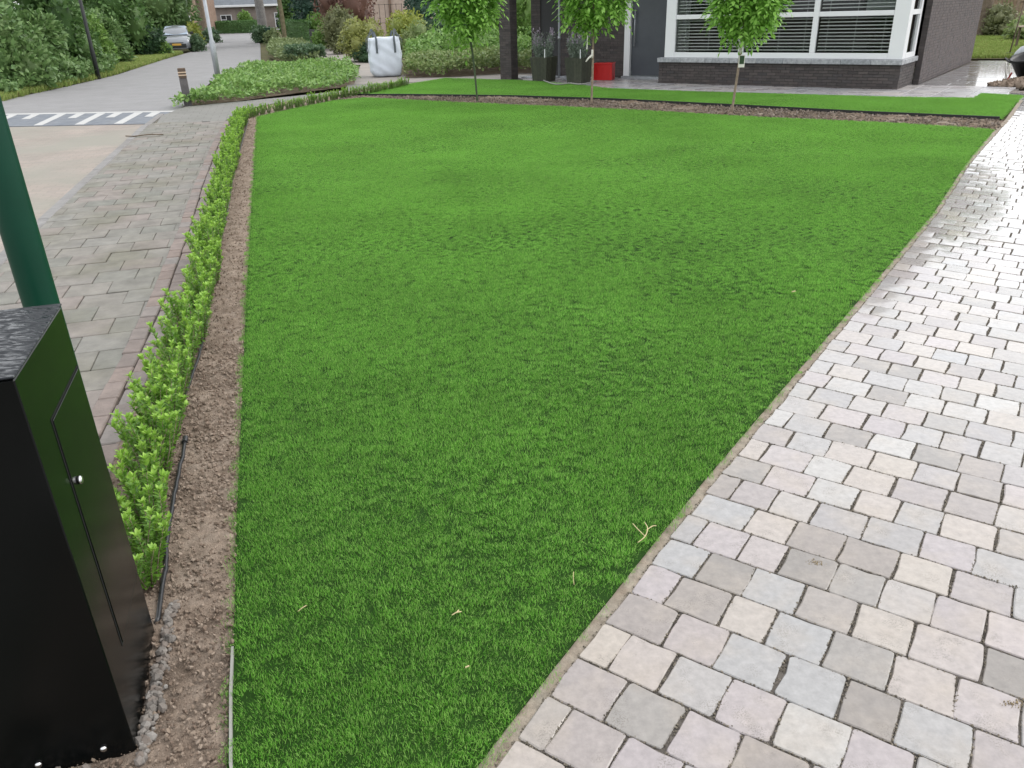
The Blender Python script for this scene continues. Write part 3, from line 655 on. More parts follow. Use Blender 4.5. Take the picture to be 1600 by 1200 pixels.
def lawn(name, poly, label, seed):
    base = sheet('turf_base', poly, .003, MT['turf'], 'structure', thick=.02)
    r = np.random.default_rng(seed); A = np.array(poly); lo, hi = A.min(0), A.max(0); st = .043
    X, Y = np.meshgrid(np.arange(lo[0], hi[0], st), np.arange(lo[1], hi[1], st)); P = np.column_stack([X.ravel(), Y.ravel()]) + (r.random((X.size, 2)) - .5) * st
    P = P[pnpoly(P, poly)]; n = len(P)
    lx = .22 * noise2(P, .9, seed) + .14 * noise2(P, 3.0, seed + 1); ly = -.26 + .36 * noise2(P, .6, seed + 2) + .08 * noise2(P, 3.6, seed + 4)
    rot = np.column_stack([ly + r.normal(size=n) * .06, lx + r.normal(size=n) * .06, r.random(n) * 6.28])
    sc = (.92 + .16 * r.random(n))[:, None] * np.array([1, 1, 1.0]); sc[:, 2] *= 1 + .12 * noise2(P, 2, seed + 3)
    o = spread_nodes(name, np.column_stack([P, np.full(n, .003)]), rot, sc, tf)
    return tag(o, label, 'lawn', None, 'stuff')
lawn('lawn_grass', LAWN, 'large lush green artificial lawn between hedge and driveway', 50)
lawn('lawn_grass', STRIP2, 'narrow green lawn strip in front of the house porch', 60)

# ------------------------------------------------------------------ driveway of sandstone setts
drive_poly = [(-1.35, -.3), (-.58, .78), (.30, 2.05), (.88, 2.81), (1.78, 4.15), (2.74, 5.49), (3.98, 7.22), (5.48, 9.48), (7.2, 11.9), (8.0, 13.0), (10.1, 16.08), (10.3, 17.0), (13.5, 17.2), (11.0, 13.0), (8.6, 9.0), (5.4, 4.2), (2.6, -.3)]
drive = sheet('driveway', drive_poly, -.0065, MT['joint'])
EDGE = [(-1.35, -.33), (-.60, .78), (-.13, 1.44), (.09, 1.77), (.33, 2.12), (0.54, 2.43), (0.83, 2.85), (1.23, 3.41), (1.78, 4.18), (2.72, 5.49), (3.96, 7.23), (5.46, 9.49), (7.2, 11.93), (8.0, 13.03), (10.1, 16.1), (10.45, 16.6)]
r = np.random.default_rng(44)
E_ = [np.array(p) for p in EDGE]
cum = [0]
for a, b in zip(E_, E_[1:]): cum.append(cum[-1] + np.linalg.norm(b - a))
def edge_at(s):
    for i in range(len(E_) - 1):
        if s <= cum[i + 1] or i == len(E_) - 2:
            t = (s - cum[i]) / (cum[i + 1] - cum[i]); return E_[i] + (E_[i + 1] - E_[i]) * t
def row_ang(s): 
    t = min(max((s - 3.6) / 5.0, 0), 1); return R_(-34.7 - 8 * t * t * (3 - 2 * t))
def sett_mesh(c4_, r, z, z0):
    """c4_ = corner points (2D) in order; rounded irregular outline, eased top"""
    Q = [np.array(p) for p in c4_]; cen = sum(Q) / 4; out = []
    for i in range(4):
        a, b, c = Q[i - 1], Q[i], Q[(i + 1) % 4]; f = .005 + .008 * r.random()
        u1 = (a - b) / np.linalg.norm(a - b); u2 = (c - b) / np.linalg.norm(c - b)
        out.append(b + u1 * f + r.normal(size=2) * .001); 
        out.append(b + (u1 + u2) * f * .30 + r.normal(size=2) * .0008)
        out.append(b + u2 * f + r.normal(size=2) * .001)
        m = (b + c) / 2; nn = np.array([u2[1], -u2[0]]); out.append(m + nn * r.normal() * .0028 + u2 * r.normal() * .01)
    n = len(out); bev = .0026 + .0022 * r.random(); tl = r.normal(size=2) * .006
    top = [(p - cen) * (1 - bev / max(np.linalg.norm(p - cen), .02)) for p in out]
    V = [(p[0] - cen[0], p[1] - cen[1], z0) for p in out] + [(p[0] - cen[0], p[1] - cen[1], z - .003 + tl @ (p - cen)) for p in out] + [(t[0], t[1], z + tl @ t) for t in top] + [(0, 0, z + .0004)]
    F = [(i, (i + 1) % n, n + (i + 1) % n, n + i) for i in range(n)] + [(n + i, n + (i + 1) % n, 2 * n + (i + 1) % n, 2 * n + i) for i in range(n)] + [(2 * n + i, 2 * n + (i + 1) % n, 3 * n) for i in range(n)]
    return cen, V, F
setts = []; s = .0; row = 0
while s < cum[-1] - .2:
    pit = .176 + r.normal() * .002
    a0, a1 = row_ang(s), row_ang(s + pit); e0, e1 = edge_at(s), edge_at(s + pit)
    d0 = np.array([math.cos(a0), math.sin(a0)]); d1 = np.array([math.cos(a1), math.sin(a1)])
    t = .035 + .008 * r.random(); first = True
    while t < 3.2:
        l = .172 + r.normal() * .012
        if first and row % 2: l *= .55
        if first: l *= (1 + .1 * r.normal())
        first = False
        gpx, g2 = .0014 + .0022 * r.random(), .0010 + .0016 * r.random()
        k1, k2, k3, k4 = r.normal(size=4) * .0022
        Q = [e0 + d0 * (t + gpx + k1) + (e1 - e0) / pit * g2, e0 + d0 * (t + l - gpx + k2) + (e1 - e0) / pit * g2, e1 + d1 * (t + l - gpx + k3) - (e1 - e0) / pit * g2, e1 + d1 * (t + gpx + k4) - (e1 - e0) / pit * g2]
        setts.append(Q); t += l
    s += pit; row += 1
def sk(Q):
    c = sum(Q) / 4; x, y, z = proj((c[0], c[1], 0))
    return -1.0 / max(z, .01) if (z > .3 and -40 < x < 1640 and y < 1240) else 0
setts.sort(key=sk)
rest = MB()
for q, Q in enumerate(setts):
    cen, V, F = sett_mesh(Q, r, .0 + r.normal() * .0011, -.03)
    if q < 300:
        MB().add(V, F).build('paving_stone', MT['paver'], drive, loc=(cen[0], cen[1], 0))
    else:
        rest.add([(v[0] + cen[0], v[1] + cen[1], v[2]) for v in V], F)
rest.build('paving_stones_rest', MT['paver'], drive)['kind'] = 'stuff'
r = np.random.default_rng(45); JP = []
for Q in setts[:420]:
    for a, b in zip(Q, Q[1:] + Q[:1]):
        L = np.linalg.norm(b - a); nn = np.array([b[1] - a[1], a[0] - b[0]]) / L; k = int(L * 150)
        t = r.random(k)[:, None]; JP.append(a + (b - a) * t + nn * (.0015 + r.normal(size=(k, 1)) * .0026))
JP = np.concatenate(JP); n = len(JP); gs = .0007 + .0019 * r.random(n) ** 2
bmj = bmesh.new(); bmesh.ops.create_icosphere(bmj, subdivisions=1, radius=1.0); gmj = bpy.data.meshes.new('grain'); bmj.to_mesh(gmj); bmj.free(); gmj.materials.append(MT['grain']); grain = bpy.data.objects.new('grain', gmj)
jg = spread_nodes('joint_grit', np.column_stack([JP, -.0035 + .0030 * r.random(n)]), r.random((n, 3)) * 6.28, gs[:, None] * (1 + .8 * r.random((n, 3))), grain)
tag(jg, 'dark grit and sand in the joints of the driveway', 'grit', None, 'stuff')
r = np.random.default_rng(46)
# strip of mortar/sand between lawn and setts
mb = MB(); pts = []
ss = np.arange(.7, cum[-1] - .3, .05)
for k, s_ in enumerate(ss):
    e = edge_at(s_); d = np.array([math.cos(row_ang(s_)), math.sin(row_ang(s_))])
    a = e - d * .02; b = e + d * (.056 + .004 * r.normal())
    pts.append((a, b))
V = []; F = []
for k, (a, b) in enumerate(pts):
    V += [(a[0], a[1], -.002 + r.normal() * .0015), ((a[0] + b[0]) / 2, (a[1] + b[1]) / 2, -.0045 + r.normal() * .0015), (b[0], b[1], -.0055)]
    if k: i = 3 * k; F += [(i - 3, i - 2, i + 1, i), (i - 2, i - 1, i + 2, i + 1)]
np_o = link('edge_mortar', np_mesh('edge_mortar', V, F, True), drive, [MT['edge_mortar']])

# ================================================================== NEAR THINGS
# black letter/parcel pillar
bx = thing('parcel_pillar', 'tall black steel parcel box with a side door and wet top, nearest thing on the left', 'parcel box', (-1.058, 1.534, 0), R_(16.26))
mb = MB(); mb.box(-.46, 0, 0, .49, -.02, 1.118, bev=.003); mb.build('cabinet', MT['box'], bx)
def box_top_mat():
    m = bpy.data.materials.new('wet_box_top'); m.use_nodes = True; k = N(m); b = m.node_tree.nodes['Principled BSDF']
    geo = k.n('ShaderNodeNewGeometry'); mp = k.n('ShaderNodeMapping'); mp.inputs['Rotation'].default_value = (0, 0, R_(-20)); mp.inputs['Scale'].default_value = (30, 75, 1)
    k.l(geo.outputs['Position'], mp.inputs[0]); nz = k.n('ShaderNodeTexNoise'); nz.inputs['Scale'].default_value = 1; nz.inputs['Detail'].default_value = 5; nz.inputs['Distortion'].default_value = .6; k.l(mp.outputs[0], nz.inputs['Vector'])
    mr = k.n('ShaderNodeMapRange'); mr.inputs[1].default_value = .42; mr.inputs[2].default_value = .60; mr.inputs[3].default_value = .75; mr.inputs[4].default_value = .16; k.l(nz.outputs[0], mr.inputs[0])
    k.l(mr.outputs[0], b.inputs['Roughness']); b.inputs['Base Color'].default_value = (.008, .010, .013, 1); b.inputs['Specular IOR Level'].default_value = .32
    bp = k.n('ShaderNodeBump'); bp.inputs['Strength'].default_value = .55; bp.inputs['Distance'].default_value = .004; k.l(nz.outputs[0], bp.inputs['Height']); k.l(bp.outputs[0], b.inputs['Normal'])
    return m
MT['box_top'] = box_top_mat()
mb = MB(); mb.box(-.463, .003, -.003, .493, 1.121, 1.127, bev=.002); mb.build('top_plate', MT['box_top'], bx)
mb = MB(); mb.box(.0, .0035, .150, .478, .25, .945, bev=.0012); door = mb.build('door', MT['box'], bx)
sm = MB(); sm.box(-.001, .0012, .143, .149, .243, .951); sm.box(-.001, .0012, .149, .484, .9465, .951); sm.box(-.001, .0012, .149, .484, .243, .2485); sm.box(-.001, .0012, .479, .484, .249, .946); sm.build('door_gap', MT['seam'], bx)
mb = MB(); mb.lathe([(.011, 0), (.011, .006), (.008, .010), (.003, .0105)], 14)
o = mb.build('lock', MT['chrome'], door, True); o.location = (.004, .192, .752); o.rotation_euler = (0, R_(90), 0)
for xx in (-.074, -.232, -.39):
    mb = MB(); mb.lathe([(.0095, 0), (.0095, .003), (.007, .006), (.003, .008)], 12); o = mb.build('bolt', MT['chrome'], bx, True); o.location = (xx, -.001, .035); o.rotation_euler = (R_(90), 0, 0)
# green post right behind it
pp = thing('green_post', 'round dark green metal post standing right behind the black parcel box', 'post', (-1.683, 2.71, 0))
mb = MB(); mb.lathe([(.059, -.05), (.059, .02), (.059, 3.1), (.05, 3.12), (.02, 3.14)], 28); mb.build('shaft', MT['post_green'], pp, True)
mb = MB(); mb.lathe([(.0605, -.03), (.0605, .03), (.060, .04), (.0592, .045)], 24); mb.build('base_collar', MT['post_green'], pp, True)

# young hedge: single plants in a row
HEDGE = [(-1.42, 2.18), (-1.62, 2.75), (-1.86, 3.65), (-2.17, 4.95), (-2.70, 6.9), (-3.43, 9.55), (-4.76, 14.5), (-5.15, 16.3), (-5.06, 17.03), (-4.67, 17.83), (-4.02, 19.77), (-3.31, 21.12), (-2.69, 22.82)]
def hedge_plant(seed, h):
    r = np.random.default_rng(seed); A = []; B = []; st = MB()
    ns = 17
    for i in range(ns):
        a = 2 * math.pi * i / ns * 2.4 + r.random(); rad = .09 * math.sqrt(r.random())
        b0 = np.array([rad * .5 * math.cos(a), rad * .5 * math.sin(a), 0]); hh = h * (.55 + .5 * r.random()); out = .05 + .07 * r.random()
        tip = b0 + np.array([out * math.cos(a), out * math.sin(a), hh]); mid = (b0 + tip) / 2 + np.array([.012 * r.normal(), .012 * r.normal(), .03])
        st.tube([b0, mid, tip], [.0035, .0028, .0015], 5)
        m = int(hh / .0145)
        for q in range(2, m):
            f = q / m; p = b0 * (1 - f) ** 2 + 2 * mid * f * (1 - f) + tip * f * f
            for w in range(3):
                an = q * 2.4 + w * 2.09 + r.normal() * .3; el = .25 + .6 * f + .2 * r.normal()
                d = np.array([math.cos(an) * math.cos(el), math.sin(an) * math.cos(el), math.sin(el)])
                (B if f > .88 else A).append((p, d, .026 + .014 * r.random()))
        for w in range(6):
            an = w * 1.05 + r.random(); el = .55 + .5 * r.random(); d = np.array([math.cos(an) * math.cos(el), math.sin(an) * math.cos(el), math.sin(el)])
            B.append((tip, d, .027 + .012 * r.random()))
    def mk(Lf, nm):
        P = np.array([x[0] for x in Lf]); D = np.array([x[1] for x in Lf]); L = np.array([x[2] for x in Lf])
        Nn = unit(np.array([0, 0, 1.0]) - D * D[:, 2:3] + .25 * r.normal(size=D.shape)); V, F = leaf_mesh(P, D, Nn, L, L * .5, 7); return np_mesh(nm, V, F, True)
    a, b, c = mk(A, 'foliage'), mk(B, 'new_growth'), st.mesh('stem', True)
    a.materials.append(LF['young']); b.materials.append(LF['tip']); c.materials.append(MT['stem']); return a, b, c
variants = [hedge_plant(70 + i, .33) for i in range(7)]
r = np.random.default_rng(71)
ORD = 'first second third fourth fifth sixth seventh eighth ninth tenth'.split(); cnt = 0
hp = along(HEDGE, .150)
for p, d in hp:
    px, py, z = proj((p[0], p[1], .1))
    far = p[1] > 15.5
    lab = 'young bright green hedge plant in the single row along the pavement' if not far else 'low dark young hedge plant in the curved far end of the row'
    q = p + np.array([d[1], -d[0]]) * .12 + r.normal(size=2) * .015
    t = thing('hedge_plant', lab, 'hedge plant', (q[0], q[1], -.01), r.random() * 6.28, 'young hedge plants along the pavement' if not far else 'young hedge plants at the far curve')
    k = (.76 + .26 * r.random()) * (1.0 if not far else .74); t.scale = (k * .84, k * .84, k * (.9 + .25 * r.random()))
    a, b, c = variants[cnt % 7]
    o = link('foliage', a, t); o['kind'] = 'stuff'; link('new_growth', b, t)['kind'] = 'stuff'; link('stem', c, t)
    if not far and cnt < 10: t['label'] = ORD[cnt] + ' young bright green hedge plant counting from the black parcel box'
    cnt += 1

# irrigation hoses on the soil
def smooth_path(L, n=8):
    P = [np.array(p, float) for p in L]; out = []
    for i in range(len(P) - 1):
        p0, p1, p2, p3 = P[max(i - 1, 0)], P[i], P[i + 1], P[min(i + 2, len(P) - 1)]
        for k in range(n):
            t = k / n; out.append(.5 * ((2 * p1) + (-p0 + p2) * t + (2 * p0 - 5 * p1 + 4 * p2 - p3) * t * t + (-p0 + 3 * p1 - 3 * p2 + p3) * t ** 3))
    out.append(P[-1]); return out
def hose(name, label, pts, rad, m, z=.006, cat='hose', wob=.004):
    L = smooth_path([(x, y, z) for x, y in pts]); L = [p + np.array([r.normal() * wob * .4, r.normal() * wob * .4, abs(r.normal()) * wob]) for p in L]
    o = MB().tube(L, rad, 8).build(name, m, None, True); return tag(o, label, cat)
HZ = [(-1.195, 2.03), (-1.27, 2.3), (-1.34, 2.5), (-1.45, 2.9), (-1.545, 3.26)]
hose('irrigation_hose', 'black irrigation hose on the bare soil nearest the parcel box, with an end plug', HZ, .0085, MT['hose'])
hose('irrigation_hose', 'thin black irrigation hose running beside the hedge further along', [(-1.60, 3.2), (-1.68, 3.55), (-1.84, 4.3), (-2.02, 5.0), (-2.26, 5.8), (-2.78, 7.8), (-3.62, 10.9), (-4.88, 15.85)], .008, MT['hose'])
pl = MB(); pl.tube([(-1.54, 3.24, .012), (-1.552, 3.285, .013)], .013, 10); tag(pl.build('hose_plug', MT['hose']), 'small black plug on the loose end of the irrigation hose', 'plug')
# pale edging strip at the lawn's near left corner
mb = MB(); L = [(-.56, .95), (-.778, 1.47), (-.855, 1.72), (-.905, 1.9)]
for a, b in zip(L, L[1:]):
    d = np.array(b) - a; l = np.linalg.norm(d); n_ = np.array([-d[1], d[0]]) / l * .004
    mb.prism([(a[0] - n_[0], a[1] - n_[1]), (b[0] - n_[0], b[1] - n_[1]), (b[0] + n_[0], b[1] + n_[1]), (a[0] + n_[0], a[1] + n_[1])], -.02, .016)
tag(mb.build('edging_strip', MT['backing']), 'pale grey edging strip at the near left corner of the lawn', 'edging')
# black plastic edging behind the bed
mb = MB(); L = [(-4.1, 20.0), (-3.84, 20.55), (-2.2, 20.0), (.22, 18.92), (2.24, 17.62), (4.45, 15.78), (6.25, 14.2), (7.86, 13.0)]
for a, b in zip(L, L[1:]):
    d = np.array(b) - a; l = np.linalg.norm(d); n_ = np.array([-d[1], d[0]]) / l * .012
    mb.prism([(a[0] - n_[0], a[1] - n_[1]), (b[0] - n_[0], b[1] - n_[1]), (b[0] + n_[0], b[1] + n_[1]), (a[0] + n_[0], a[1] + n_[1])], -.05, .045)
tag(mb.build('bed_edging', MT['black_plastic']), 'black plastic edging along the back of the narrow planting bed', 'edging')

# bits lying on the lawn and driveway
def sprig(name, label, cat, px, py, segs, m, rad=.0012, z=.03):
    x, y = G(px, py, z); mb = MB()
    for sg in segs: mb.tube(smooth_path([(x + a, y + b, z + c) for a, b, c in sg], 4), rad, 5)
    return tag(mb.build(name, m, None, True), label, cat)
sprig('dry_sprig', 'small dried plant sprig lying on the lawn near the driveway edge', 'sprig', 1000, 845, [[(-.01, -.01, 0), (.02, .01, .012), (.035, .05, .02), (.03, .085, .02)], [(.02, .01, .012), (-.0, .05, .015), (-.015, .08, .02)], [(.03, .04, .018), (.055, .06, .02), (.07, .062, .02)]], MT['straw'], .0018)
sprig('straw', 'short pale straw standing up in the lawn by the driveway', 'straw', 897, 912, [[(0, 0, -.005), (-.002, .01, .02), (.0, .02, .035)]], MT['straw'], .0015)
sprig('dry_leaf', 'pale dry leaf lying in the middle of the near lawn', 'leaf', 713, 960, [[(-.014, -.003, 0), (0, .002, .006), (.016, .008, .004)], [(0, .002, .005), (.008, .012, .008)]], MT['straw'], .002)
sprig('dry_leaf', 'tiny pale leaf on the lawn near the bottom edge', 'leaf', 730, 1043, [[(-.006, 0, 0), (.006, .004, .003)]], MT['straw'], .0025)
sprig('straw', 'thin pale straw on the dark left part of the near lawn', 'straw', 472, 952, [[(-.012, -.01, 0), (0, .0, .005), (.012, .014, .004)]], MT['straw'], .0014)
sprig('dry_leaf', 'tiny pale leaf far up the lawn close to the driveway', 'leaf', 1240, 456, [[(-.012, 0, 0), (.012, .004, .004)]], MT['straw'], .005)
r = np.random.default_rng(9)
for px, py, lab in [(1275, 880, 'tan clump of dry moss in a driveway joint'), (1585, 1100, 'brown moss crumbs in a driveway joint near the right edge')]:
    x, y = G(px, py); V = []; mb = MB()
    for q in range(60):
        a = r.normal(size=2) * np.array([.016, .008]); s_ = .0006 + .0014 * r.random() ** 2; p = (x + a[0], y + a[1], .004)
        mb.box(p[0] - s_, p[0] + s_, p[1] - s_ * .6, p[1] + s_ * .6, .001, .003 + s_, rot=Matrix.Rotation(r.random() * 3, 3, 'Z'))
    tag(mb.build('moss_crumbs', MT['dead']), lab, 'crumbs', None, 'stuff')
# leaf litter twig on the road side
sprig('twig', 'brown twig lying on the pavement near the road', 'twig', 232, 212, [[(-.25, -.05, 0), (0, 0, .02), (.25, .02, .01)], [(-.2, -.04, 0), (-.35, -.1, .02)]], MT['bark'], .010, .01)

# ------------------------------------------------------------------ three young standard trees
def crown_sprays(seed, c, rad, n):
    r = np.random.default_rng(seed); Pl, Dl, Nl, Ll = [], [], [], []
    for i in range(n):
        s_ = sphere_pts(1, r)[0]; q = (.38 + .62 * r.random() ** .55)
        if s_[2] < -.3 and r.random() < .35: s_[2] *= -.6
        base = np.array(c) + s_ * np.array(rad) * q * (1 + .10 * math.sin(5 * s_[0] + 3 * s_[2] + seed))
        d = unit((s_ + r.normal(size=3) * .5 + np.array([0, 0, .1]))[None])[0]; L = .17 + .16 * r.random(); k = 5
        side = np.cross(d, [0, 0, 1]); side /= max(np.linalg.norm(side), 1e-6)
        for j in range(k + 1):
            f = j / k; p = base + d * L * f + np.array([0, 0, -.10 * L * f * f * 4])
            for sd in ((-1, 1) if j < k else (0,)):
                dd = unit((side * sd * 1.0 + d * .7 + np.array([0, 0, -.35]) + r.normal(size=3) * .18)[None])[0]
                Pl.append(p); Dl.append(dd); Nl.append(np.array([0, 0, 1]) + r.normal(size=3) * .3 + s_ * .3); Ll.append(.088 + .05 * r.random())
    V, F = leaf_mesh(np.array(Pl), np.array(Dl), unit(np.array(Nl)), np.array(Ll), np.array(Ll) * .48); return np_mesh('crown', V, F)
def young_tree(label, px, py, zc, rad, lean, seed, stem_m, tagged):
    x, y = G(px, py); r = np.random.default_rng(seed)
    t = thing('young_tree', label, 'tree', (x, y, 0), 0, 'young standard trees in the bed')
    o = link('crown', crown_sprays(seed, (lean[0], lean[1], zc), rad, 800), t, [LF['crown']]); o['kind'] = 'stuff'
    mb = MB(); mb.tube(smooth_path([(0, 0, -.05), (lean[0] * .3 + .012, 0, zc * .35), (lean[0] * .7, lean[1] * .7, zc * .7), (lean[0], lean[1], zc)], 5), [.022] * 8 + [.018] * 8, 8)
    mb.build('trunk', MT[stem_m], t, True)
    mb = MB()
    for i in range(16):
        s_ = sphere_pts(1, r)[0]; s_[2] = abs(s_[2]) * .7 - .1; e = np.array([lean[0], lean[1], zc]) + s_ * np.array(rad) * .75
        b0 = np.array([lean[0], lean[1], zc - .25 + .4 * r.random()]); mb.tube([b0, (b0 + e) / 2 + [0, 0, .06], e], [.010, .007, .003], 5)
    mb.build('branch', MT[stem_m], t, True)
    return t, x, y
t1, x, y = young_tree('young round-headed tree on a thin green stem, leftmost of three, in front of the groundcover', 746, 158, 2.20, (.64, .64, .84), (-.18, 0), 5, 'stake', False)
t2, x, y = young_tree('young round-headed tree with a brown stem in front of the red crate', 924, 161, 2.24, (.66, .66, .80), (.02, 0), 6, 'stem', True)
mb = MB(); mb.tube([(.0, -.03, 1.02), (.0, -.03, .86)], .02, 8); mb.tube([(.01, -.04, .93), (-.07, -.06, .87), (-.13, -.08, .80)], [.022, .02, .014], 6); mb.build('tree_tie', MT['tie'], t2, True)
mb = MB(); mb.tube([(-.10, -.05, 1.28), (-.11, -.06, 1.03)], .012, 6); mb.build('hanging_strap', MT['tie'], t2)
t3, x, y = young_tree('young round-headed tree with a hanging plant tag in front of the white bay window', 1143, 176, 1.99, (.53, .53, .66), (.12, 0), 7, 'stem', True)
mb = MB(); mb.tube([(.05, -.03, 1.30), (.03, -.04, 1.12), (.04, -.05, .98)], [.014, .02, .016], 8); mb.tube([(.09, -.03, 1.18), (.06, -.05, 1.0)], .012, 6); mb.build('tree_tie', MT['tie'], t3, True)
mb = MB(); mb.box(.03, .14, -.06, -.052, .76, .96, bev=.002); pt = mb.build('plant_tag', MT['tie'], t3)
mb = MB(); mb.box(.045, .125, -.064, -.0605, .815, .95); mb.build('tag_picture', LF['dark'], pt)

# ================================================================== HOUSE (local x along the front, y into the depth)
HB = (8.48, 17.96, 0); HR = R_(-37.0)
house = thing('house', 'modern dark brick house with a white bay window, grey door and brick porch column', 'house', HB, HR)
r = np.random.default_rng(80)
def brick_wall(parent, p0, p1, z0, z1, nrm, m='brick', single=0, name='brick', bl=.214, bh=.0625, skip=None):
    """bricks proud of a mortar backing from p0 to p1 (local 2D), outward normal nrm"""
    a = np.array(p0, float); b = np.array(p1, float); L = np.linalg.norm(b - a); d = (b - a) / L; n_ = np.array(nrm, float)
    bk = MB(); q = n_ * -.10; i_ = n_ * -.006
    bk.prism([tuple(a + i_), tuple(b + i_), tuple(b + q), tuple(a + q)], z0, z1); wall = bk.build('mortar', MT['mortar'], parent)
    rest = MB(); shared = []
    for v_ in range(4):
        s_ = MB(); s_.box(.004, bl - .004, -.05, .004 + .0012 * v_, .004, bh - .004, bev=.003); shared.append(s_.mesh('brick')); shared[-1].materials.append(MT[m])
    rows = int((z1 - z0) / bh + .5); ang_ = math.atan2(d[1], d[0]); flip = (d[0] * n_[1] - d[1] * n_[0]) < 0
    k = 0
    for j in range(rows):
        x = -bl / 2 if j % 2 else 0.0
        while x < L - .02:
            xa, xb = max(x, 0), min(x + bl, L)
            if xb - xa > .03 and not (skip and skip((xa + xb) / 2, z0 + j * bh)):
                st = a + d * (xb if flip else xa); an = ang_ + (math.pi if flip else 0)
                full = xb - xa > bl - .001
                # local +y of the brick must point along the outward normal
                if k < single and full:
                    o = bpy.data.objects.new(name, shared[k % 4]); COL.objects.link(o); o.parent = wall
                    o.location = (st[0], st[1], z0 + j * bh); o.rotation_euler = (0, 0, an); k += 1
                else:
                    s_ = MB(); s_.box(.004, xb - xa - .004, -.05, .004 + r.random() * .004, .004, bh - .004)
                    ca, sa = math.cos(an), math.sin(an)
                    rest.add([(st[0] + ca * v[0] - sa * v[1], st[1] + sa * v[0] + ca * v[1], v[2] + z0 + j * bh) for v in s_.v], s_.f)
            x += bl
    if rest.v: rest.build('brickwork', MT[m], wall)['kind'] = 'stuff'
    return wall
BW = 5.66
brick_wall(house, (-BW, 0), (0, 0), -.02, .49, (0, -1), 'brick', 175)
brick_wall(house, (0, 0), (0, 1.42), -.02, .49, (1, 0), 'brick', 0)
brick_wall(house, (-BW, 0), (-BW, 1.25), -.02, .49, (-1, 0), 'brick', 0)
brick_wall(house, (.0, 1.5), (.12, 1.5), -.02, 2.9, (0, -1), 'brick', 0)
brick_wall(house, (.12, 1.5), (-.02, 9.45), -.02, 2.9, (1, .018), 'brick_lit', 0)
brick_wall(house, (-9.5, 1.25), (-7.32, 1.25), -.02, 2.9, (0, -1), 'brick', 0)
brick_wall(house, (-10.45, 1.25), (-10.12, 1.25), -.02, 2.9, (0, -1), 'brick', 0)
cl = brick_wall(house, (-10.68, .0), (-10.29, .0), -.02, 2.7, (0, -1), 'brick', 60); cl.name = 'column_front'
brick_wall(house, (-10.29, .0), (-10.29, .32), -.02, 2.7, (1, 0), 'brick', 0)
brick_wall(house, (-10.68, .0), (-10.68, .32), -.02, 2.7, (-1, 0), 'brick', 0)
mb = MB(); mb.box(-10.67, -10.30, .09, .32, -.02, 2.7); mb.build('column_core', MT['mortar'], house)
# sill stones
for i in range(9):
    xa = -BW - .03 + i * (BW + .07) / 9
    mb = MB(); mb.box(xa + .003, xa + (BW + .07) / 9 - .003, -.075, .16, .492, .595, bev=.008); mb.build('sill_stone', MT['sill'], house)
for i in range(2):
    mb = MB(); mb.box(-.13, .045, .163 + i * .63, .163 + i * .63 + .624, .492, .595, bev=.008); mb.build('sill_stone', MT['sill'], house)
mb = MB(); mb.box(-BW + .02, -.08, .17, 1.24, .47, .59); mb.build('sill_bed', MT['mortar'], house)
# bay window frame, bars, panes, slats
ZB, ZT = .597, 2.62
fr = MB(); fy0, fy1 = .06, .17
fr.box(-5.56, -5.30, fy0, fy1, ZB, ZT, bev=.006); fr.box(-.31, -.005, fy0, fy1 + .14, ZB, ZT, bev=.006)
fr.box(-5.30, -.31, fy0 + .005, fy1 - .005, ZB, .715, bev=.006); fr.box(-5.30, -.31, fy0 + .005, fy1 - .005, 2.5, ZT, bev=.006)
win = fr.build('bay_window', MT['white'], house)
for xm in (-1.93, -3.6):
    mb = MB(); mb.box(xm - .06, xm + .06, fy0 + .008, fy1 - .008, .716, 2.499, bev=.008); mb.build('mullion', MT['white'], win)
def glass_mat():
    m = bpy.data.materials.new('window_glass'); m.use_nodes = True; k = N(m); out = m.node_tree.nodes['Material Output']; m.node_tree.nodes.remove(m.node_tree.nodes['Principled BSDF'])
    t = k.n('ShaderNodeBsdfTransparent'); g = k.n('ShaderNodeBsdfGlossy'); g.inputs['Roughness'].default_value = .02; lw = k.n('ShaderNodeFresnel'); lw.inputs[0].default_value = 1.3
    t.inputs[0].default_value = (.92, .94, .93, 1)
    mx = k.n('ShaderNodeMixShader'); k.l(lw.outputs[0], mx.inputs[0]); k.l(t.outputs[0], mx.inputs[1]); k.l(g.outputs[0], mx.inputs[2]); k.l(mx.outputs[0], out.inputs[0]); return m
MT['glass'] = glass_mat()
XS = [-5.30, -3.66, -3.54, -1.99, -1.87, -.31]
for a, b in ((XS[0], XS[1]), (XS[2], XS[3]), (XS[4], XS[5])):
    mb = MB(); mb.box(a + .001, b - .001, fy0 + .012, fy1 - .012, 1.455, 1.555, bev=.008); mb.build('transom', MT['white'], win)
    for za, zb_ in ((.716, 1.454), (1.556, 2.499)):
        mb = MB(); mb.box(a + .001, b - .001, .112, .118, za + .001, zb_ - .001); mb.build('pane', MT['glass'], win)
z = .77; 
while z < 2.46:
    if not (1.44 < z < 1.56):
        for a, b in ((XS[0], XS[1]), (XS[2], XS[3]), (XS[4], XS[5])):
            mb = MB(); ti = Matrix.Rotation(R_(20), 3, 'X'); mb.box(a + .02, b - .02, .172, .226, z - .0012, z + .0012, rot=ti); mb.build('slat', MT['slat'], win)
    z += .0715
for a, b in ((XS[0], XS[1]), (XS[2], XS[3]), (XS[4], XS[5])):
    for f in (.12, .5, .88):
        x_ = a + (b - a) * f; mb = MB(); mb.box(x_ - .008, x_ + .008, .230, .2315, .74, 2.48); mb.build('ladder_tape', MT['curtain'], win)
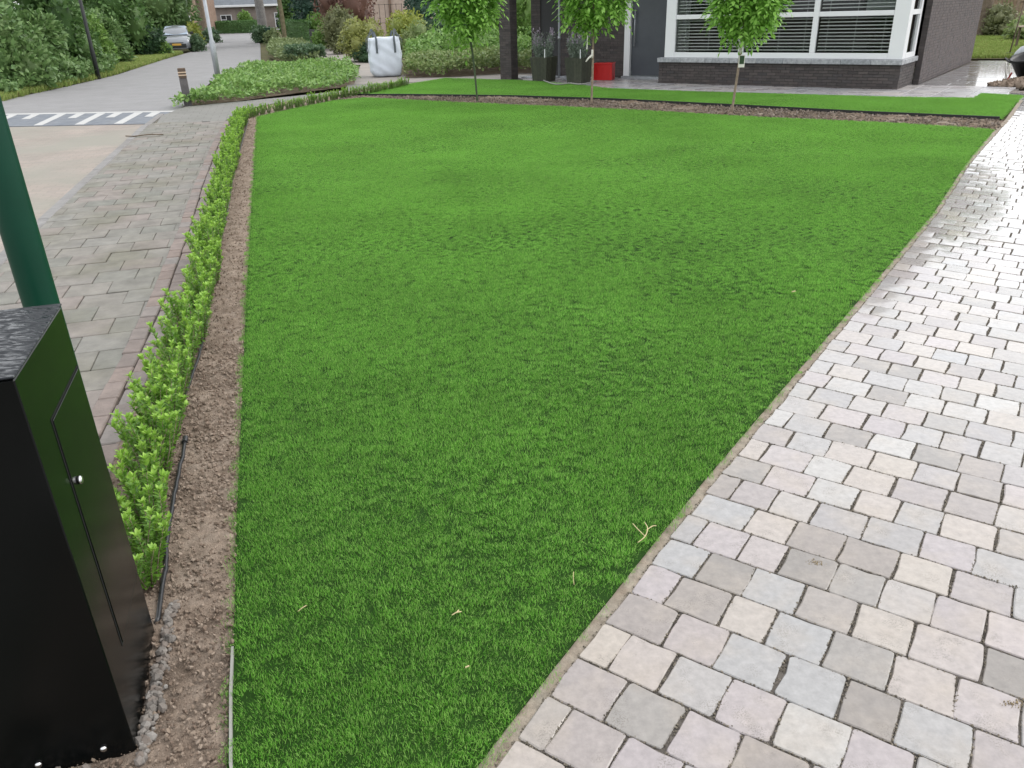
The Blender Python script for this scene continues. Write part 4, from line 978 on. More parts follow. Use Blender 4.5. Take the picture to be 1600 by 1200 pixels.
# return window on the right side of the bay
sd = MB(); sd.box(-.10, -.005, .32, .36, ZB, ZT, bev=.004); sd.box(-.10, -.005, 1.10, 1.24, ZB, ZT, bev=.004); sd.box(-.095, -.01, .36, 1.10, ZB, .70, bev=.004); sd.box(-.095, -.01, .36, 1.10, 1.455, 1.555, bev=.004); sd.box(-.095, -.01, .36, 1.10, 2.5, ZT, bev=.004)
sw = sd.build('side_window', MT['white'], house)
for za, zb_ in ((.701, 1.454), (1.556, 2.499)):
    mb = MB(); mb.box(-.055, -.05, .361, 1.099, za, zb_); mb.build('pane', MT['glass'], sw)
    mb = MB(); mb.box(-.15, -.148, .40, .98, za + .02, zb_ - .02); mb.build('blind', MT['curtain'], sw)
lw = MB(); lw.box(-5.56, -5.46, .18, 1.24, ZB, ZT); lw.build('bay_left_side', MT['white'], house)
# room behind the glass
rm = MB(); rm.box(-5.45, -.2, 4.2, 4.25, .3, 2.6); rm.box(-5.45, -.2, .3, 4.2, .30, .34); rm.box(-5.5, -5.46, 1.3, 4.2, .3, 2.6); rm.box(-.2, -.16, 1.5, 4.2, .3, 2.6); rm.box(-5.45, -.2, 1.25, 4.2, 2.6, 2.64)
rm.build('room', MT['interior'], house)
mb = MB(); mb.box(-1.05, -.42, .7, .74, 1.5, 2.5, bev=.01); mb.build('room_screen', MT['curtain'], house)
mb = MB(); mb.box(-3.4, -1.2, 1.9, 2.6, .35, 1.05, bev=.04); mb.build('sofa', MT['interior'], house)
# roofs and canopy
mb = MB(); mb.box(-5.75, .15, -.12, 1.5, 2.63, 2.82, bev=.01); mb.build('bay_roof', MT['white'], house)
mb = MB(); mb.box(-10.9, .45, -.25, 9.7, 2.92, 3.15, bev=.01); mb.build('roof_slab', MT['white'], house)
mb = MB(); mb.box(-10.45, .1, 1.4, 9.3, 3.15, 5.6); mb.build('upper_storey', MT['brick'], house)
# porch wall, door
mb = MB(); mb.box(-10.12, -9.5, 1.27, 1.33, 0, 2.9); mb.build('dark_side_panel', MT['panel'], house)
mb = MB(); mb.box(-7.32, -7.14, 1.16, 1.32, 0.02, 2.9, bev=.006); mb.box(-6.04, -5.9, 1.2, 1.32, .02, 2.9, bev=.006); mb.build('door_frame', MT['white'], house)
mb = MB(); mb.box(-7.138, -6.045, 1.25, 1.31, .06, 2.4, bev=.005); dr = mb.build('front_door', MT['door'], house)
mb = MB(); mb.tube([(-7.02, 1.18, .8), (-7.02, 1.18, 1.7)], .016, 8); mb.tube([(-7.02, 1.18, .9), (-7.02, 1.26, .9)], .01, 6); mb.tube([(-7.02, 1.18, 1.6), (-7.02, 1.26, 1.6)], .01, 6); mb.build('handle', MT['metal_grey'], dr, True)
mb = MB(); mb.box(-7.3, -5.9, 1.0, 1.3, -.01, .055, bev=.005); mb.build('threshold', MT['metal_grey'], house)
mb = MB(); mb.box(-7.138, -6.045, 1.27, 1.31, 2.41, 2.9); mb.box(-5.9, -5.5, 1.22, 1.32, .0, 2.9); mb.build('door_surround', MT['panel'], house)
# porch paving and side path, slab by slab
def to_world(x, y):
    return (HB[0] + math.cos(HR) * x - math.sin(HR) * y, HB[1] + math.sin(HR) * x + math.cos(HR) * y)
porch = sheet('porch', [to_world(*p) for p in [(-11.2, 1.24), (-11.2, -.05), (-9.5, -.35), (-8.6, -.8), (-7.3, -1.68), (1.75, -1.35), (2.9, -1.35), (3.3, -.5), (2.2, .5), (2.0, 4), (2.3, 9.8), (-.1, 9.8), (-.1, 1.4)]], -.030, MT['joint'])
PF = [(-8.6, -.62), (-7.3, -1.66), (1.75, -1.34), (2.9, -1.34)]
def slab(x0, x1, y0, y1, m, dz=0.0):
    mb = MB(); mb.box(0, x1 - x0, 0, y1 - y0, -.05, .0 + dz + r.normal() * .0015, bev=.003); w = to_world(x0, y0)
    mb.build('porch_slab', m, porch, loc=(w[0], w[1], 0), rz=HR)
x = -11.1
while x < 1.6:
    y = 1.2 if x < -5.7 - .3 else (-.02 if x < .0 else 1.2)
    ytop = 1.2 if x < -6.0 else (-.03 if x < -.4 else 1.2)
    lim = -1.62 + (max(-7.3 - x, 0) * .62 if x < -7.3 else (x + 7.3) * .033)
    yy = ytop
    while yy > lim + .15:
        y0 = max(yy - .6, lim); slab(x + .004, x + .596, y0 + .004, yy - .004, MT['slab']); yy -= .6
    x += .6
for i in range(14):
    for k in range(3):
        xa_ = .16 + k * .6 + (.3 if (i % 2 and k) else 0); xb_ = .16 + (k + 1) * .6 + (.3 if (i % 2 and k < 2) else 0); slab(xa_ + .003, xb_ - .003, 1.22 + i * .6 + .003, 1.22 + i * .6 + .597, MT['wet_slab'])
for i in range(4):
    for k in range(3): slab(1.64 + k * .45, 1.64 + k * .45 + .446, -1.3 + i * .45, -1.3 + i * .45 + .446, MT['wet_slab'])

# ------------------------------------------------------------------ things on the porch
def planter(label, px, py, plants_seed):
    x, y = G(px, py); t = thing('planter', label, 'planter', (x, y, 0), R_(-37))
    V = []; m0 = MB()
    a, b, h = .22, .27, .62
    m0.add([(-a, -a, 0), (a, -a, 0), (a, a, 0), (-a, a, 0), (-b, -b, h), (b, -b, h), (b, b, h), (-b, b, h), (-b + .03, -b + .03, h), (b - .03, -b + .03, h), (b - .03, b - .03, h), (-b + .03, b - .03, h), (-b + .03, -b + .03, h - .06), (b - .03, -b + .03, h - .06), (b - .03, b - .03, h - .06), (-b + .03, b - .03, h - .06)],
           [(0, 3, 2, 1), (0, 1, 5, 4), (1, 2, 6, 5), (2, 3, 7, 6), (3, 0, 4, 7), (4, 5, 9, 8), (5, 6, 10, 9), (6, 7, 11, 10), (7, 4, 8, 11), (8, 9, 13, 12), (9, 10, 14, 13), (10, 11, 15, 14), (11, 8, 12, 15), (12, 13, 14, 15)])
    m0.build('pot', MT['planter'], t)
    for side in range(4):
        for k in range(6):
            f = -1 + (k + .5) / 3; mb = MB(); w = .032
            mb.add([(f * a - w, -a - .004, .01), (f * a + w, -a - .004, .01), (f * b + w, -b - .004, h - .012), (f * b - w, -b - .004, h - .012), (f * a - w, -a + .01, .01), (f * a + w, -a + .01, .01), (f * b + w, -b + .01, h - .012), (f * b - w, -b + .01, h - .012)],
                   [(0, 1, 2, 3), (1, 5, 6, 2), (4, 0, 3, 7), (3, 2, 6, 7), (0, 4, 5, 1)])
            mb.build('slat', MT['planter'], t, rz=side * math.pi / 2)
    rr = np.random.default_rng(plants_seed); P = []; D = []; Pf = []
    for i in range(130):
        an = rr.random() * 6.28; rd = .22 * math.sqrt(rr.random()); b0 = np.array([rd * math.cos(an), rd * math.sin(an), h - .06]); tip = b0 + np.array([math.cos(an) * .16 * rr.random(), math.sin(an) * .16 * rr.random(), .3 + .38 * rr.random()])
        for q in range(12):
            f = q / 12; P.append(b0 + (tip - b0) * f); D.append(unit((tip - b0 + rr.normal(size=3) * .3)[None])[0])
        if i % 3 == 0:
            for q in range(5): Pf.append(tip + np.array([0, 0, .02 * q]))
    P = np.array(P); D = np.array(D); V, F = leaf_mesh(P, D, unit(rr.normal(size=P.shape)), .075, .02); o = link('lavender', np_mesh('lavender', V, F), t, [LF['lav']]); o['kind'] = 'stuff'
    Pf = np.array(Pf); V, F = leaf_mesh(Pf, unit(rr.normal(size=Pf.shape) * .6 + [0, 0, 1]), unit(rr.normal(size=Pf.shape)), .05, .028); link('flower_heads', np_mesh('flower_heads', V, F), t, [LF['flower']])['kind'] = 'stuff'
    mb = MB(); mb.box(.20, .225, -.27, -.266, h - .03, h + .2); mb.build('plant_label', MT['white'], t)
    return t
planter('square dark planter of lavender beside the brick porch column', 850, 127, 3)
planter('square dark planter of lavender between the metal pole and the red crate', 904, 129, 4)
x, y = G(874, 121.5); t = thing('parasol_stand', 'thin grey metal pole on a crossed foot between the two planters', 'pole', (x, y, 0), .5)
mb = MB(); mb.lathe([(.034, 0), (.034, 1.0), (.045, 1.0), (.045, 1.08), (.03, 1.08), (.03, 2.6), (.01, 2.62)], 14); mb.build('pole', MT['metal_grey'], t, True)
for k in range(4):
    mb = MB(); mb.box(.03, .46, -.025, .025, .0, .045, bev=.006); mb.build('foot', MT['metal_grey'], t, rz=k * math.pi / 2)
x, y = G(944, 124.5); t = thing('red_crate', 'bright red plastic crate on the porch beside the grey door', 'crate', (x, y, 0), R_(-20))
mb = MB(); w, d, h = .25, .19, .42
mb.box(-w, w, -d, -d + .012, .0, h, bev=.004); mb.box(-w, w, d - .012, d, 0, h, bev=.004); mb.box(-w, -w + .012, -d + .013, d - .013, 0, h); mb.box(w - .012, w, -d + .013, d - .013, 0, h); mb.box(-w + .013, w - .013, -d + .013, d - .013, .0, .015); mb.build('body', MT['red'], t)
mb = MB(); mb.box(-w - .012, w + .012, -d - .012, d + .012, h - .03, h + .006, bev=.005); mb.build('lid', MT['red'], t)
for xx in (-.16, 0, .16):
    mb = MB(); mb.box(xx - .008, xx + .008, -d - .008, -d + .001, .02, h - .035); mb.build('rib', MT['red'], t)
hose('cable', 'pale cable lying in a loop on the lawn strip before the planters', [G(838, 121), G(845, 126), G(856, 131), G(870, 134.5), G(890, 133), G(905, 134.5), G(918, 133), G(932, 129)], .016, MT['backing'], .04, 'cable')
for k, (px, py, lab) in enumerate([(828, 122, 'pale cable end beside the foot of the porch column'), (893, 126, 'grey cable coiled beside the pole foot')]):
    x, y = G(px, py); hose('cable', lab, [(x - .25, y), (x - .1, y + .2), (x + .1, y + .1), (x + .2, y - .1), (x, y - .15), (x - .15, y)], .014, MT['metal_grey'], .02, 'cable')

# ------------------------------------------------------------------ big white bag
x, y = G(602, 119); t = thing('bulk_bag', 'big white woven bulk bag with grey lifting loops on the path', 'bulk bag', (x, y + .35, 0), R_(13))
bm = bmesh.new(); bmesh.ops.create_cube(bm, size=1.0); bmesh.ops.subdivide_edges(bm, edges=bm.edges[:], cuts=15, use_grid_fill=True)
rr = np.random.default_rng(4); HBAG = 1.10
for v in bm.verts:
    x_, y_, z_ = v.co; f = z_ + .5
    rd = .47 + .05 * math.sin(min(max(f, 0), 1) * math.pi) - .05 * max(0, .10 - f) * 10
    ax, ay = x_ * 2, y_ * 2; mm = max(abs(ax), abs(ay)); l2 = math.hypot(ax, ay) or 1
    q = 1 - .10 * (l2 / max(mm, 1e-6) - 1) / .414
    wr = .012 * math.sin(9 * ax + 5 * z_ * 4) * math.sin(7 * ay + 11 * z_) + .010 * math.sin(21 * z_ + 6 * ax)
    sag = -.05 * (1 - mm) + .02 * math.sin(5 * ax) * math.cos(4 * ay) if f > .99 else 0
    if f > .99 and mm > .8: sag += .035 * abs(ax * ay)
    v.co = Vector((ax * rd * q + wr * (1 if abs(ax) > .9 else 0), ay * rd * q + wr * (1 if abs(ay) > .9 else 0), f * HBAG + sag + .02 * math.sin(3 * ax + 1)* f))
me = bpy.data.meshes.new('sack'); bm.to_mesh(me); bm.free(); me.polygons.foreach_set('use_smooth', [True] * len(me.polygons)); link('sack', me, t, [MT['bag']])
def band(mb, path, w, th=.006):
    P = [Vector(p) for p in path]; V = []
    for i, p in enumerate(P):
        tg = (P[min(i + 1, len(P) - 1)] - P[max(i - 1, 0)]).normalized(); wv, nv = w; 
        V += [p - wv * .5 - nv * th, p + wv * .5 - nv * th, p + wv * .5 + nv * th, p - wv * .5 + nv * th]
    F = []
    for i in range(len(P) - 1):
        b = 4 * i
        for k in range(4): F.append((b + k, b + (k + 1) % 4, b + 4 + (k + 1) % 4, b + 4 + k))
    F += [(3, 2, 1, 0), tuple(len(V) - 4 + k for k in range(4))]
    return mb.add(V, F)
for k in range(4):
    q = R_(45 + 90 * k); cx, cy = math.cos(q), math.sin(q); s1 = Vector((1 if cx > 0 else -1, 0, 0)); s2 = Vector((0, 1 if cy > 0 else -1, 0))
    A = Vector((s1.x * .28, s2.y * .535, 0)); Bv = Vector((s1.x * .535, s2.y * .28, 0))
    path = [A + Vector((0, 0, .68)), A + Vector((0, 0, .9)), A * .98 + Vector((0, 0, 1.07)), (A * .7 + Bv * .3) * .85 + Vector((0, 0, 1.24 + .05 * (k % 2))), (A * .5 + Bv * .5) * .82 + Vector((0, 0, 1.30 + .06 * (k % 2))), (A * .3 + Bv * .7) * .85 + Vector((0, 0, 1.24)), Bv * .98 + Vector((0, 0, 1.07)), Bv + Vector((0, 0, .9)), Bv + Vector((0, 0, .68))]
    path = [Vector(p) for p in smooth_path([tuple(p) for p in path], 4)]
    mb = MB(); wv = (A - Bv).normalized().cross(Vector((0, 0, 1))); n_ = len(path)
    V = []
    for i, p in enumerate(path):
        f = i / (n_ - 1); d1 = Vector((1, 0, 0)); d2 = Vector((0, 1, 0)); wd = d1.lerp(d2 * (1 if s1.x * s2.y < 0 else -1), f).normalized(); o_ = Vector((wd.y, -wd.x, 0)); 
        V += [p - wd * .032 - o_ * .004, p + wd * .032 - o_ * .004, p + wd * .032 + o_ * .004, p - wd * .032 + o_ * .004]
    F = [(4 * i + k_, 4 * i + (k_ + 1) % 4, 4 * i + 4 + (k_ + 1) % 4, 4 * i + 4 + k_) for i in range(n_ - 1) for k_ in range(4)]
    mb.add(V, F); mb.build('lifting_loop', MT['strap'], t)

# ------------------------------------------------------------------ street furniture
x, y = G(294, 164); t = thing('bollard', 'dark square wooden bollard with two reflective bands at the bed corner', 'bollard', (x, y, -.02), R_(20))
mb = MB(); mb.box(-.085, .085, -.085, .085, -.1, .60, bev=.012); mb.build('shaft', MT['bollard'], t)
mb = MB(); mb.box(-.085, .085, -.085, .085, .601, .82, bev=.012); cap = mb.build('head', MT['bollard_top'], t)
for zz in (.66, .72):
    mb = MB(); mb.box(-.087, .087, -.087, .087, zz, zz + .022, bev=.002); mb.build('reflective_band', MT['reflector'], t)
x, y = G(342, 128); t = thing('lamp_post', 'grey galvanised lamp post rising from the groundcover bed', 'lamp post', (x, y, 0))
mb = MB(); mb.lathe([(.085, -.05), (.085, 1.15), (.055, 1.22), (.05, 5.0), (.02, 5.02)], 16); mb.build('shaft', MT['metal_grey'], t, True)
mb = MB(); mb.box(-.1, .55, -.12, .12, 4.98, 5.1, bev=.03); mb.build('lantern', MT['metal_grey'], t)
x, y = G(154, 122); t = thing('lamp_post', 'thin dark lamp post in front of the green bank across the road', 'lamp post', (x, y, 0))
mb = MB(); mb.lathe([(.075, -.05), (.075, .9), (.06, 1.0), (.052, 4.5), (.02, 4.52)], 14); mb.build('shaft', MT['dark_metal'], t, True)
mb = MB(); mb.lathe([(.05, 4.5), (.2, 4.6), (.22, 4.75), (.05, 4.9)], 14); mb.build('lantern', MT['dark_metal'], t, True)

# ------------------------------------------------------------------ silver car
def car():
    cx, cy = G(279, 81); f = np.array([.30, -.954]); t = thing('parked_car', 'silver hatchback parked facing us at the far roadside', 'car', (cx - f[0] * .4, cy - f[1] * .4, -.03), math.atan2(f[1], f[0]) )
    # local +x = forward; origin under the front axle
    def ring(x, w, z0, z1, tum=.0, n=5):
        return [(x, -w, z0), (x, -w * 1.02, z0 + (z1 - z0) * .45), (x, -w * (1 - tum * .5), z0 + (z1 - z0) * .85), (x, -w * (.86 - tum), z1), (x, 0, z1 + .025), (x, w * (.86 - tum), z1), (x, w * (1 - tum * .5), z0 + (z1 - z0) * .85), (x, w * 1.02, z0 + (z1 - z0) * .45), (x, w, z0)]
    def loft(rings, m, name, parent, cap=True):
        k = len(rings[0]); V = [v for q in rings for v in q]; F = [(i * k + j, i * k + j + 1, (i + 1) * k + j + 1, (i + 1) * k + j) for i in range(len(rings) - 1) for j in range(k - 1)]
        F += [tuple(range(k))[::-1], tuple((len(rings) - 1) * k + j for j in range(k))]; F += [(i * k, (i + 1) * k, (i + 1) * k + k - 1, i * k + k - 1) for i in range(len(rings) - 1)]
        return MB().add(V, F).build(name, m, parent, True)
    body = loft([ring(.82, .55, .32, .52), ring(.78, .72, .24, .66), ring(.62, .80, .22, .78), ring(.25, .84, .22, .90), ring(-.35, .85, .22, 1.0), ring(-1.5, .85, .22, 1.0), ring(-2.6, .85, .24, 1.02), ring(-3.05, .80, .28, 1.0), ring(-3.12, .70, .36, .9)], MT['silver'], 'body', t)
    loft([ring(.0, .74, .96, .99), ring(-.5, .70, .98, 1.3, .06), ring(-.95, .66, .98, 1.47, .08), ring(-1.8, .66, .98, 1.50, .08), ring(-2.6, .66, .98, 1.42, .08), ring(-2.95, .72, .98, 1.02)], MT['silver'], 'cabin', t)
    MB().add([(.02, -.70, 1.0), (.02, .70, 1.0), (-.88, .585, 1.462), (-.88, -.585, 1.462), (-.02, -.70, .985), (-.02, .70, .985), (-.93, .585, 1.44), (-.93, -.585, 1.44)], [(0, 1, 2, 3), (4, 7, 6, 5), (0, 4, 5, 1), (1, 5, 6, 2), (2, 6, 7, 3), (3, 7, 4, 0)]).build('windshield', mat('windshield', (.24, .30, .37), .1, spec=.8, metal=.3), t)
    for s in (-1, 1):
        V = [(-.35, s * .745, 1.05), (-2.5, s * .745, 1.05), (-2.3, s * .665, 1.37), (-.85, s * .665, 1.37), (-.35, s * .715, 1.05), (-2.5, s * .715, 1.05), (-2.3, s * .635, 1.37), (-.85, s * .635, 1.37)]
        MB().add(V, [(0, 1, 2, 3), (4, 7, 6, 5), (0, 4, 5, 1), (1, 5, 6, 2), (2, 6, 7, 3), (3, 7, 4, 0)]).build('side_window', MT['car_glass'], t)
        hl = MB(); hl.add([(.77, s * .44, .63), (.66, s * .76, .70), (.42, s * .83, .86), (.60, s * .60, .80), (.70, s * .44, .62), (.60, s * .74, .69), (.36, s * .80, .85), (.54, s * .60, .79)], [(0, 1, 2, 3), (4, 7, 6, 5), (0, 4, 5, 1), (1, 5, 6, 2), (2, 6, 7, 3), (3, 7, 4, 0)]); hl.build('headlight', MT['lamp_glass'], t)
        mr = MB(); mr.box(-.18, -.04, s * .93 - .1, s * .93 + .1, 1.0, 1.14, bev=.03); mr.build('mirror', MT['dark_metal'], t)
        for wx in (0.0, -2.5):
            wm = MB(); wm.lathe([(.16, -.1), (.29, -.1), (.31, -.07), (.31, .07), (.29, .1), (.16, .1)], 20); w_ = wm.build('wheel', MT['rubber'], t, True); w_.location = (wx, s * .77, .31); w_.rotation_euler = (R_(90), 0, 0)
            rm_ = MB(); rm_.lathe([(.19, -.04), (.19, .06), (.05, .075)], 16); q = rm_.build('rim', MT['metal_grey'], w_, True); q.location = (0, 0, .04 if s < 0 else -.1)
    gr = MB(); gr.box(.765, .845, -.56, .56, .27, .50, bev=.04); gr.build('grille', MT['dark_metal'], t)
    gr = MB(); gr.box(.80, .835, -.40, .40, .52, .57, bev=.01); gr.build('upper_grille', MT['dark_metal'], t)
    pl_ = MB(); pl_.box(.835, .85, -.26, .26, .40, .51); pl_.build('number_plate', MT['plate'], t)
    bp_ = MB(); bp_.box(.70, .82, -.62, .62, .20, .27, bev=.02); bp_.build('bumper_lip', MT['silver'], t)
    return t
car()

# ================================================================== GREENERY, NEAR TO FAR
# groundcover bed at the pavement corner, bed beside the bag, verge mounds
BEDGC = [(-7.42, 19.3), (-7.6, 22.5), (-8.9, 27.3), (-9.4, 32.0), (-7.6, 32.9), (-5.75, 32.0), (-4.55, 26.2), (-4.27, 24.3), (-4.4, 23.2), (-5.65, 21.35), (-6.35, 20.2)]
sheet('bed_ground', BEDGC, -.012, MT['bed_soil'])
cover_mass('ground_cover', 'fresh green leafy groundcover filling the bed at the pavement corner', [(-6.4 + (x + 6.4) * 1.05, 25 + (y - 25) * (1.08 if y < 25 else 1.02)) for x, y in BEDGC], .32, 17000, .11, 'cover', 5, lumps=2.2)
cover_mass('ground_cover', 'weeds round the foot of the square bollard', [(-7.75, 19.4), (-7.6, 20.3), (-7.0, 20.4), (-6.7, 19.9), (-7.2, 19.2)], .22, 500, .08, 'cover', 6, lumps=3)
BEDR = [(-3.0, 26.0), (-1.3, 25.9), (.1, 26.6), (1.1, 26.2), (1.8, 29.5), (-.5, 31.5), (-3.3, 30.0)]
sheet('bed_ground', BEDR, -.012, MT['bed_soil'])
cover_mass('ground_cover', 'pale tipped leafy groundcover right of the white bulk bag', BEDR, .62, 15000, .11, 'cover_pale', 7, lumps=2.0)
cover_mass('ground_cover', 'dense green groundcover behind the pale row beside the bag', [(-3.4, 30), (-.5, 31.5), (2.2, 30.5), (3.5, 34), (0, 37), (-3.6, 35)], 1.1, 8000, .16, 'cover', 8, lumps=1.4)
VG = [(-8.4, 35.3), (-9.2, 36.2), (-11.4, 42), (-14.8, 55.5), (-12.9, 56), (-8.9, 40.5), (-7.7, 36.0)]
sheet('verge', VG, -.014, MT['earth'])
cover_mass('verge_planting', 'low olive verge planting round the mossy street tree', VG, .5, 9000, .16, 'verge', 9, lumps=1.2)
cover_mass('verge_planting', 'dark low shrubs at the near tip of the verge', [(-8.35, 35.4), (-9.1, 36.2), (-9.6, 38.5), (-8.2, 39.5), (-7.6, 36.6)], .65, 3500, .15, 'verge_d', 10, lumps=1.6)
# grass along the far side of the street
GV = [(-13.4, 22.4), (-13.75, 24.5), (-14.0, 27), (-14.7, 32.0), (-17.4, 43.8), (-19.0, 51), (-22, 51), (-19.0, 38), (-16.4, 29), (-15.2, 22.4)]
sheet('verge', GV, -.020, MT['earth'])
rr = np.random.default_rng(90)
vt = tuft('verge_tuft', 26, .22, .13, .012, rr, MT['verge_grass'], spread=1.1)
P = poly_pts(GV, 14000, rr); n = len(P)
vg = spread_nodes('verge_grass', np.column_stack([P, np.full(n, -.02)]), np.column_stack([rr.normal(size=n) * .1, rr.normal(size=n) * .1, rr.random(n) * 6.28]), (.7 + .8 * rr.random(n))[:, None] * np.ones(3), vt)
tag(vg, 'rough grass verge along the far side of the street', 'grass', None, 'stuff')
cover_mass('weeds', 'tall green weeds at the road edge below the dark lamp post', [(-13.6, 23.2), (-13.95, 27), (-14.6, 31.5), (-15.4, 34.5), (-16.2, 34), (-15.2, 28), (-14.8, 23)], .55, 4500, .15, 'bank', 11, lumps=2.0)

BANK = 'overgrown shrubs on the bank across the street'
def bank(lab, px0, px1, py, Y, leaf, n=3600, L=.20, cat='shrub', kind='bush', hmin=None, grp=BANK, seed=0, depth=None): return shrub('bank_shrub', lab, cat, px0, px1, py, Y, leaf, L, int(n * 1.7), kind, grp, hmin=hmin, seed=seed, depth=depth)
bank('broad leafy shrub at the road edge beside the green post, lower left of the bank', -60, 62, 38, 25.5, 'bank', seed=1, hmin=2.4)
bank('tall ivy covered shrub filling the top left corner', -70, 50, -60, 29, 'ivy', 4200, seed=2, hmin=4.5)
bank('hanging mid green shrub between the top left corner and the dark lamp post', 35, 112, 30, 29, 'bank', 3600, seed=3, hmin=2.3)
bank('tall dark shrub rising behind the dark lamp post', 55, 150, -50, 33, 'ivy', 4200, seed=4, hmin=4.5)
bank('light yellowish green shrub right beside the dark lamp post', 120, 178, 20, 36, 'light', 3000, seed=5)
bank('rounded green shrub in front of the grass verge, right of the lamp post', 150, 206, 26, 39, 'bank', 3000, seed=6)
bank('tall leafy tree mass above the grass verge', 135, 235, -55, 46, 'ivy', 4600, .26, seed=7, hmin=6)
bank('dark low shrub half hiding the left side of the silver car', 196, 262, 48, 47.2, 'dark', 2600, seed=8)
bank('bright green shrub touching the front left corner of the silver car', 238, 266, 60, 47.5, 'light', 1200, .16, seed=9)
bank('tall green tree directly behind the silver car', 195, 312, -50, 60, 'bank', 5200, .3, seed=10, hmin=7)
bank('tree left of the silver car, coloured dark for the shadow between the bushes', 178, 225, -40, 52, 'dark', 3200, .26, seed=11, hmin=5)  # dark leaf colour stands in for a shadowed gap between bushes
bank('low green filling between the bank shrubs near the road', 60, 130, 92, 28.5, 'bank', 1800, .16, seed=12)
shrub('yellow_shrub', 'yellow green shrub just right of the silver car', 'shrub', 294, 322, 38, 58, 'yellow', .16, 1500, seed=13)
shrub('green_shrub', 'dark green shrub low beside the right wheel of the silver car', 'shrub', 296, 320, 53, 53.5, 'verge_d', .15, 1200, seed=14)
shrub('green_shrub', 'small green shrub at the roadside past the lamp post', 'shrub', 318, 346, 44, 72, 'verge_d', .2, 900, seed=15)
# street trees
def street_tree(label, px, py, rad, h, leaf, m, seed, crown=(3, 3, 2.5), fork=False, base=None):
    x, y = base or G(px, py); t = thing('street_tree', label, 'tree', (x, y, 0), 0)
    rr = np.random.default_rng(seed); mb = MB()
    mb.tube(smooth_path([(0, 0, -.2), (.03, 0, h * .3), (-.05, .05, h * .65), (0, 0, h)], 4), [rad * 1.25] + [rad * (1 - .3 * i / 11) for i in range(12)], 12); mb.build('trunk', MT[m], t, True)
    mb = MB()
    for i in range(7):
        a = 6.28 * i / 7; e = (crown[0] * .7 * math.cos(a), crown[1] * .7 * math.sin(a), h + crown[2] * (.3 + rr.random() * .6)); mb.tube([(0, 0, h * .82 + .1 * i * .1), (e[0] * .45, e[1] * .45, h + .3), e], [rad * .5, rad * .35, rad * .12], 7)
    mb.build('limb', MT[m], t, True)
    V, F = lump_leaves([((0, 0, h + crown[2]), crown)] + [((crown[0] * .6 * math.cos(a), crown[1] * .6 * math.sin(a), h + crown[2] * (.8 + .3 * rr.random())), (crown[0] * .5, crown[1] * .5, crown[2] * .5)) for a in np.arange(0, 6.2, 1.05)], 3200, .32, rr, core=.6, shell=.6)
    link('crown', np_mesh('crown', V, F), t, [LF[leaf]])['kind'] = 'stuff'; return t
street_tree('slim mossy street tree in the low verge planting', 446, 70, .17, 5.5, 'bank', 'bark_green', 1)
street_tree('thick grey tree trunk beyond the verge, left of the mossy street tree', 413, 50, .42, 7.5, 'bank', 'bark_grey', 2, (4, 4, 3.2), base=S(413, 74))
street_tree('dark tree trunk behind the grey lamp post', 320, 50, .36, 7.5, 'ivy', 'bark', 3, (4, 4, 3.2), base=S(321, 80))
# far hedges and clipped hedges
def clipped(label, poly, h, n, L, leaf, seed, name='clipped_hedge'):
    rr = np.random.default_rng(seed); t = thing(name, label, 'hedge', (poly[0][0], poly[0][1], 0)); o = np.array(poly[0])
    Q = [(p[0] - o[0], p[1] - o[1]) for p in poly]; mb = MB(); cen = np.mean(Q, 0); Qi = [tuple(cen + (np.array(q) - cen) * .93) for q in Q]; mb.prism(Qi, .02, h * .95)
    P = []; Nr = []
    m = n // 2; T = poly_pts(Q, m, rr); P.append(np.column_stack([T, h * (.95 + .05 * rr.random(m))])); Nr.append(np.tile([0, 0, 1.0], (m, 1)))
    L_ = [np.linalg.norm(np.array(Q[(i + 1) % len(Q)]) - Q[i]) for i in range(len(Q))]
    for i in range(len(Q)):
        k = int(m * L_[i] / sum(L_)) + 1; a, b = np.array(Q[i]), np.array(Q[(i + 1) % len(Q)]); f = rr.random(k)[:, None]; pt = a + (b - a) * f; d = (b - a) / max(L_[i], 1e-6); nn = np.array([d[1], -d[0]]); 
        if (pt.mean(0) - cen) @ nn < 0: nn = -nn
        P.append(np.column_stack([pt + nn * (rr.random((k, 1)) * .08 - .04), h * rr.random(k)])); Nr.append(np.tile([nn[0], nn[1], .2], (k, 1)))
    P = np.concatenate(P); Nr = np.concatenate(Nr); D = unit(Nr * .6 + rr.normal(size=P.shape) * .7); sz = L * (.6 + .7 * rr.random(len(P)))
    V, F = leaf_mesh(P, D, unit(Nr + rr.normal(size=P.shape) * .5), sz, sz * .6)
    f = link('foliage', np_mesh('foliage', V, F), t, [LF[leaf]]); f['kind'] = 'stuff'; mb.build('twigs', LF[leaf], t); return t
def rect(px0, px1, Y, dep, skew=0.0):
    a, b = S(px0, Y), S(px1, Y + skew); return [a, b, (b[0], b[1] + dep), (a[0], a[1] + dep)]
clipped('long clipped hedge across the end of the street', rect(330, 402, 112, 1.6), 1.35, 3600, .2, 'hedge', 1)
clipped('clipped beech hedge right of the mossy street tree', [S(449, 63), S(488, 61), S(492, 72), S(455, 74)], 1.45, 3600, .16, 'hedge', 2)
shrub('green_shrub', 'grey green shrubs round the foot of the thick grey trunk', 'shrub', 396, 428, 40, 68, 'verge_d', .2, 1500, seed=16)
shrub('green_shrub', 'loose green shrub between the bin and the mossy street tree', 'shrub', 414, 440, 46, 61, 'verge', .16, 1200, seed=17)
x, y = S(424, 65); t = thing('wheelie_bin', 'dark green wheelie bin standing beyond the verge', 'bin', (x, y, 0), R_(10))
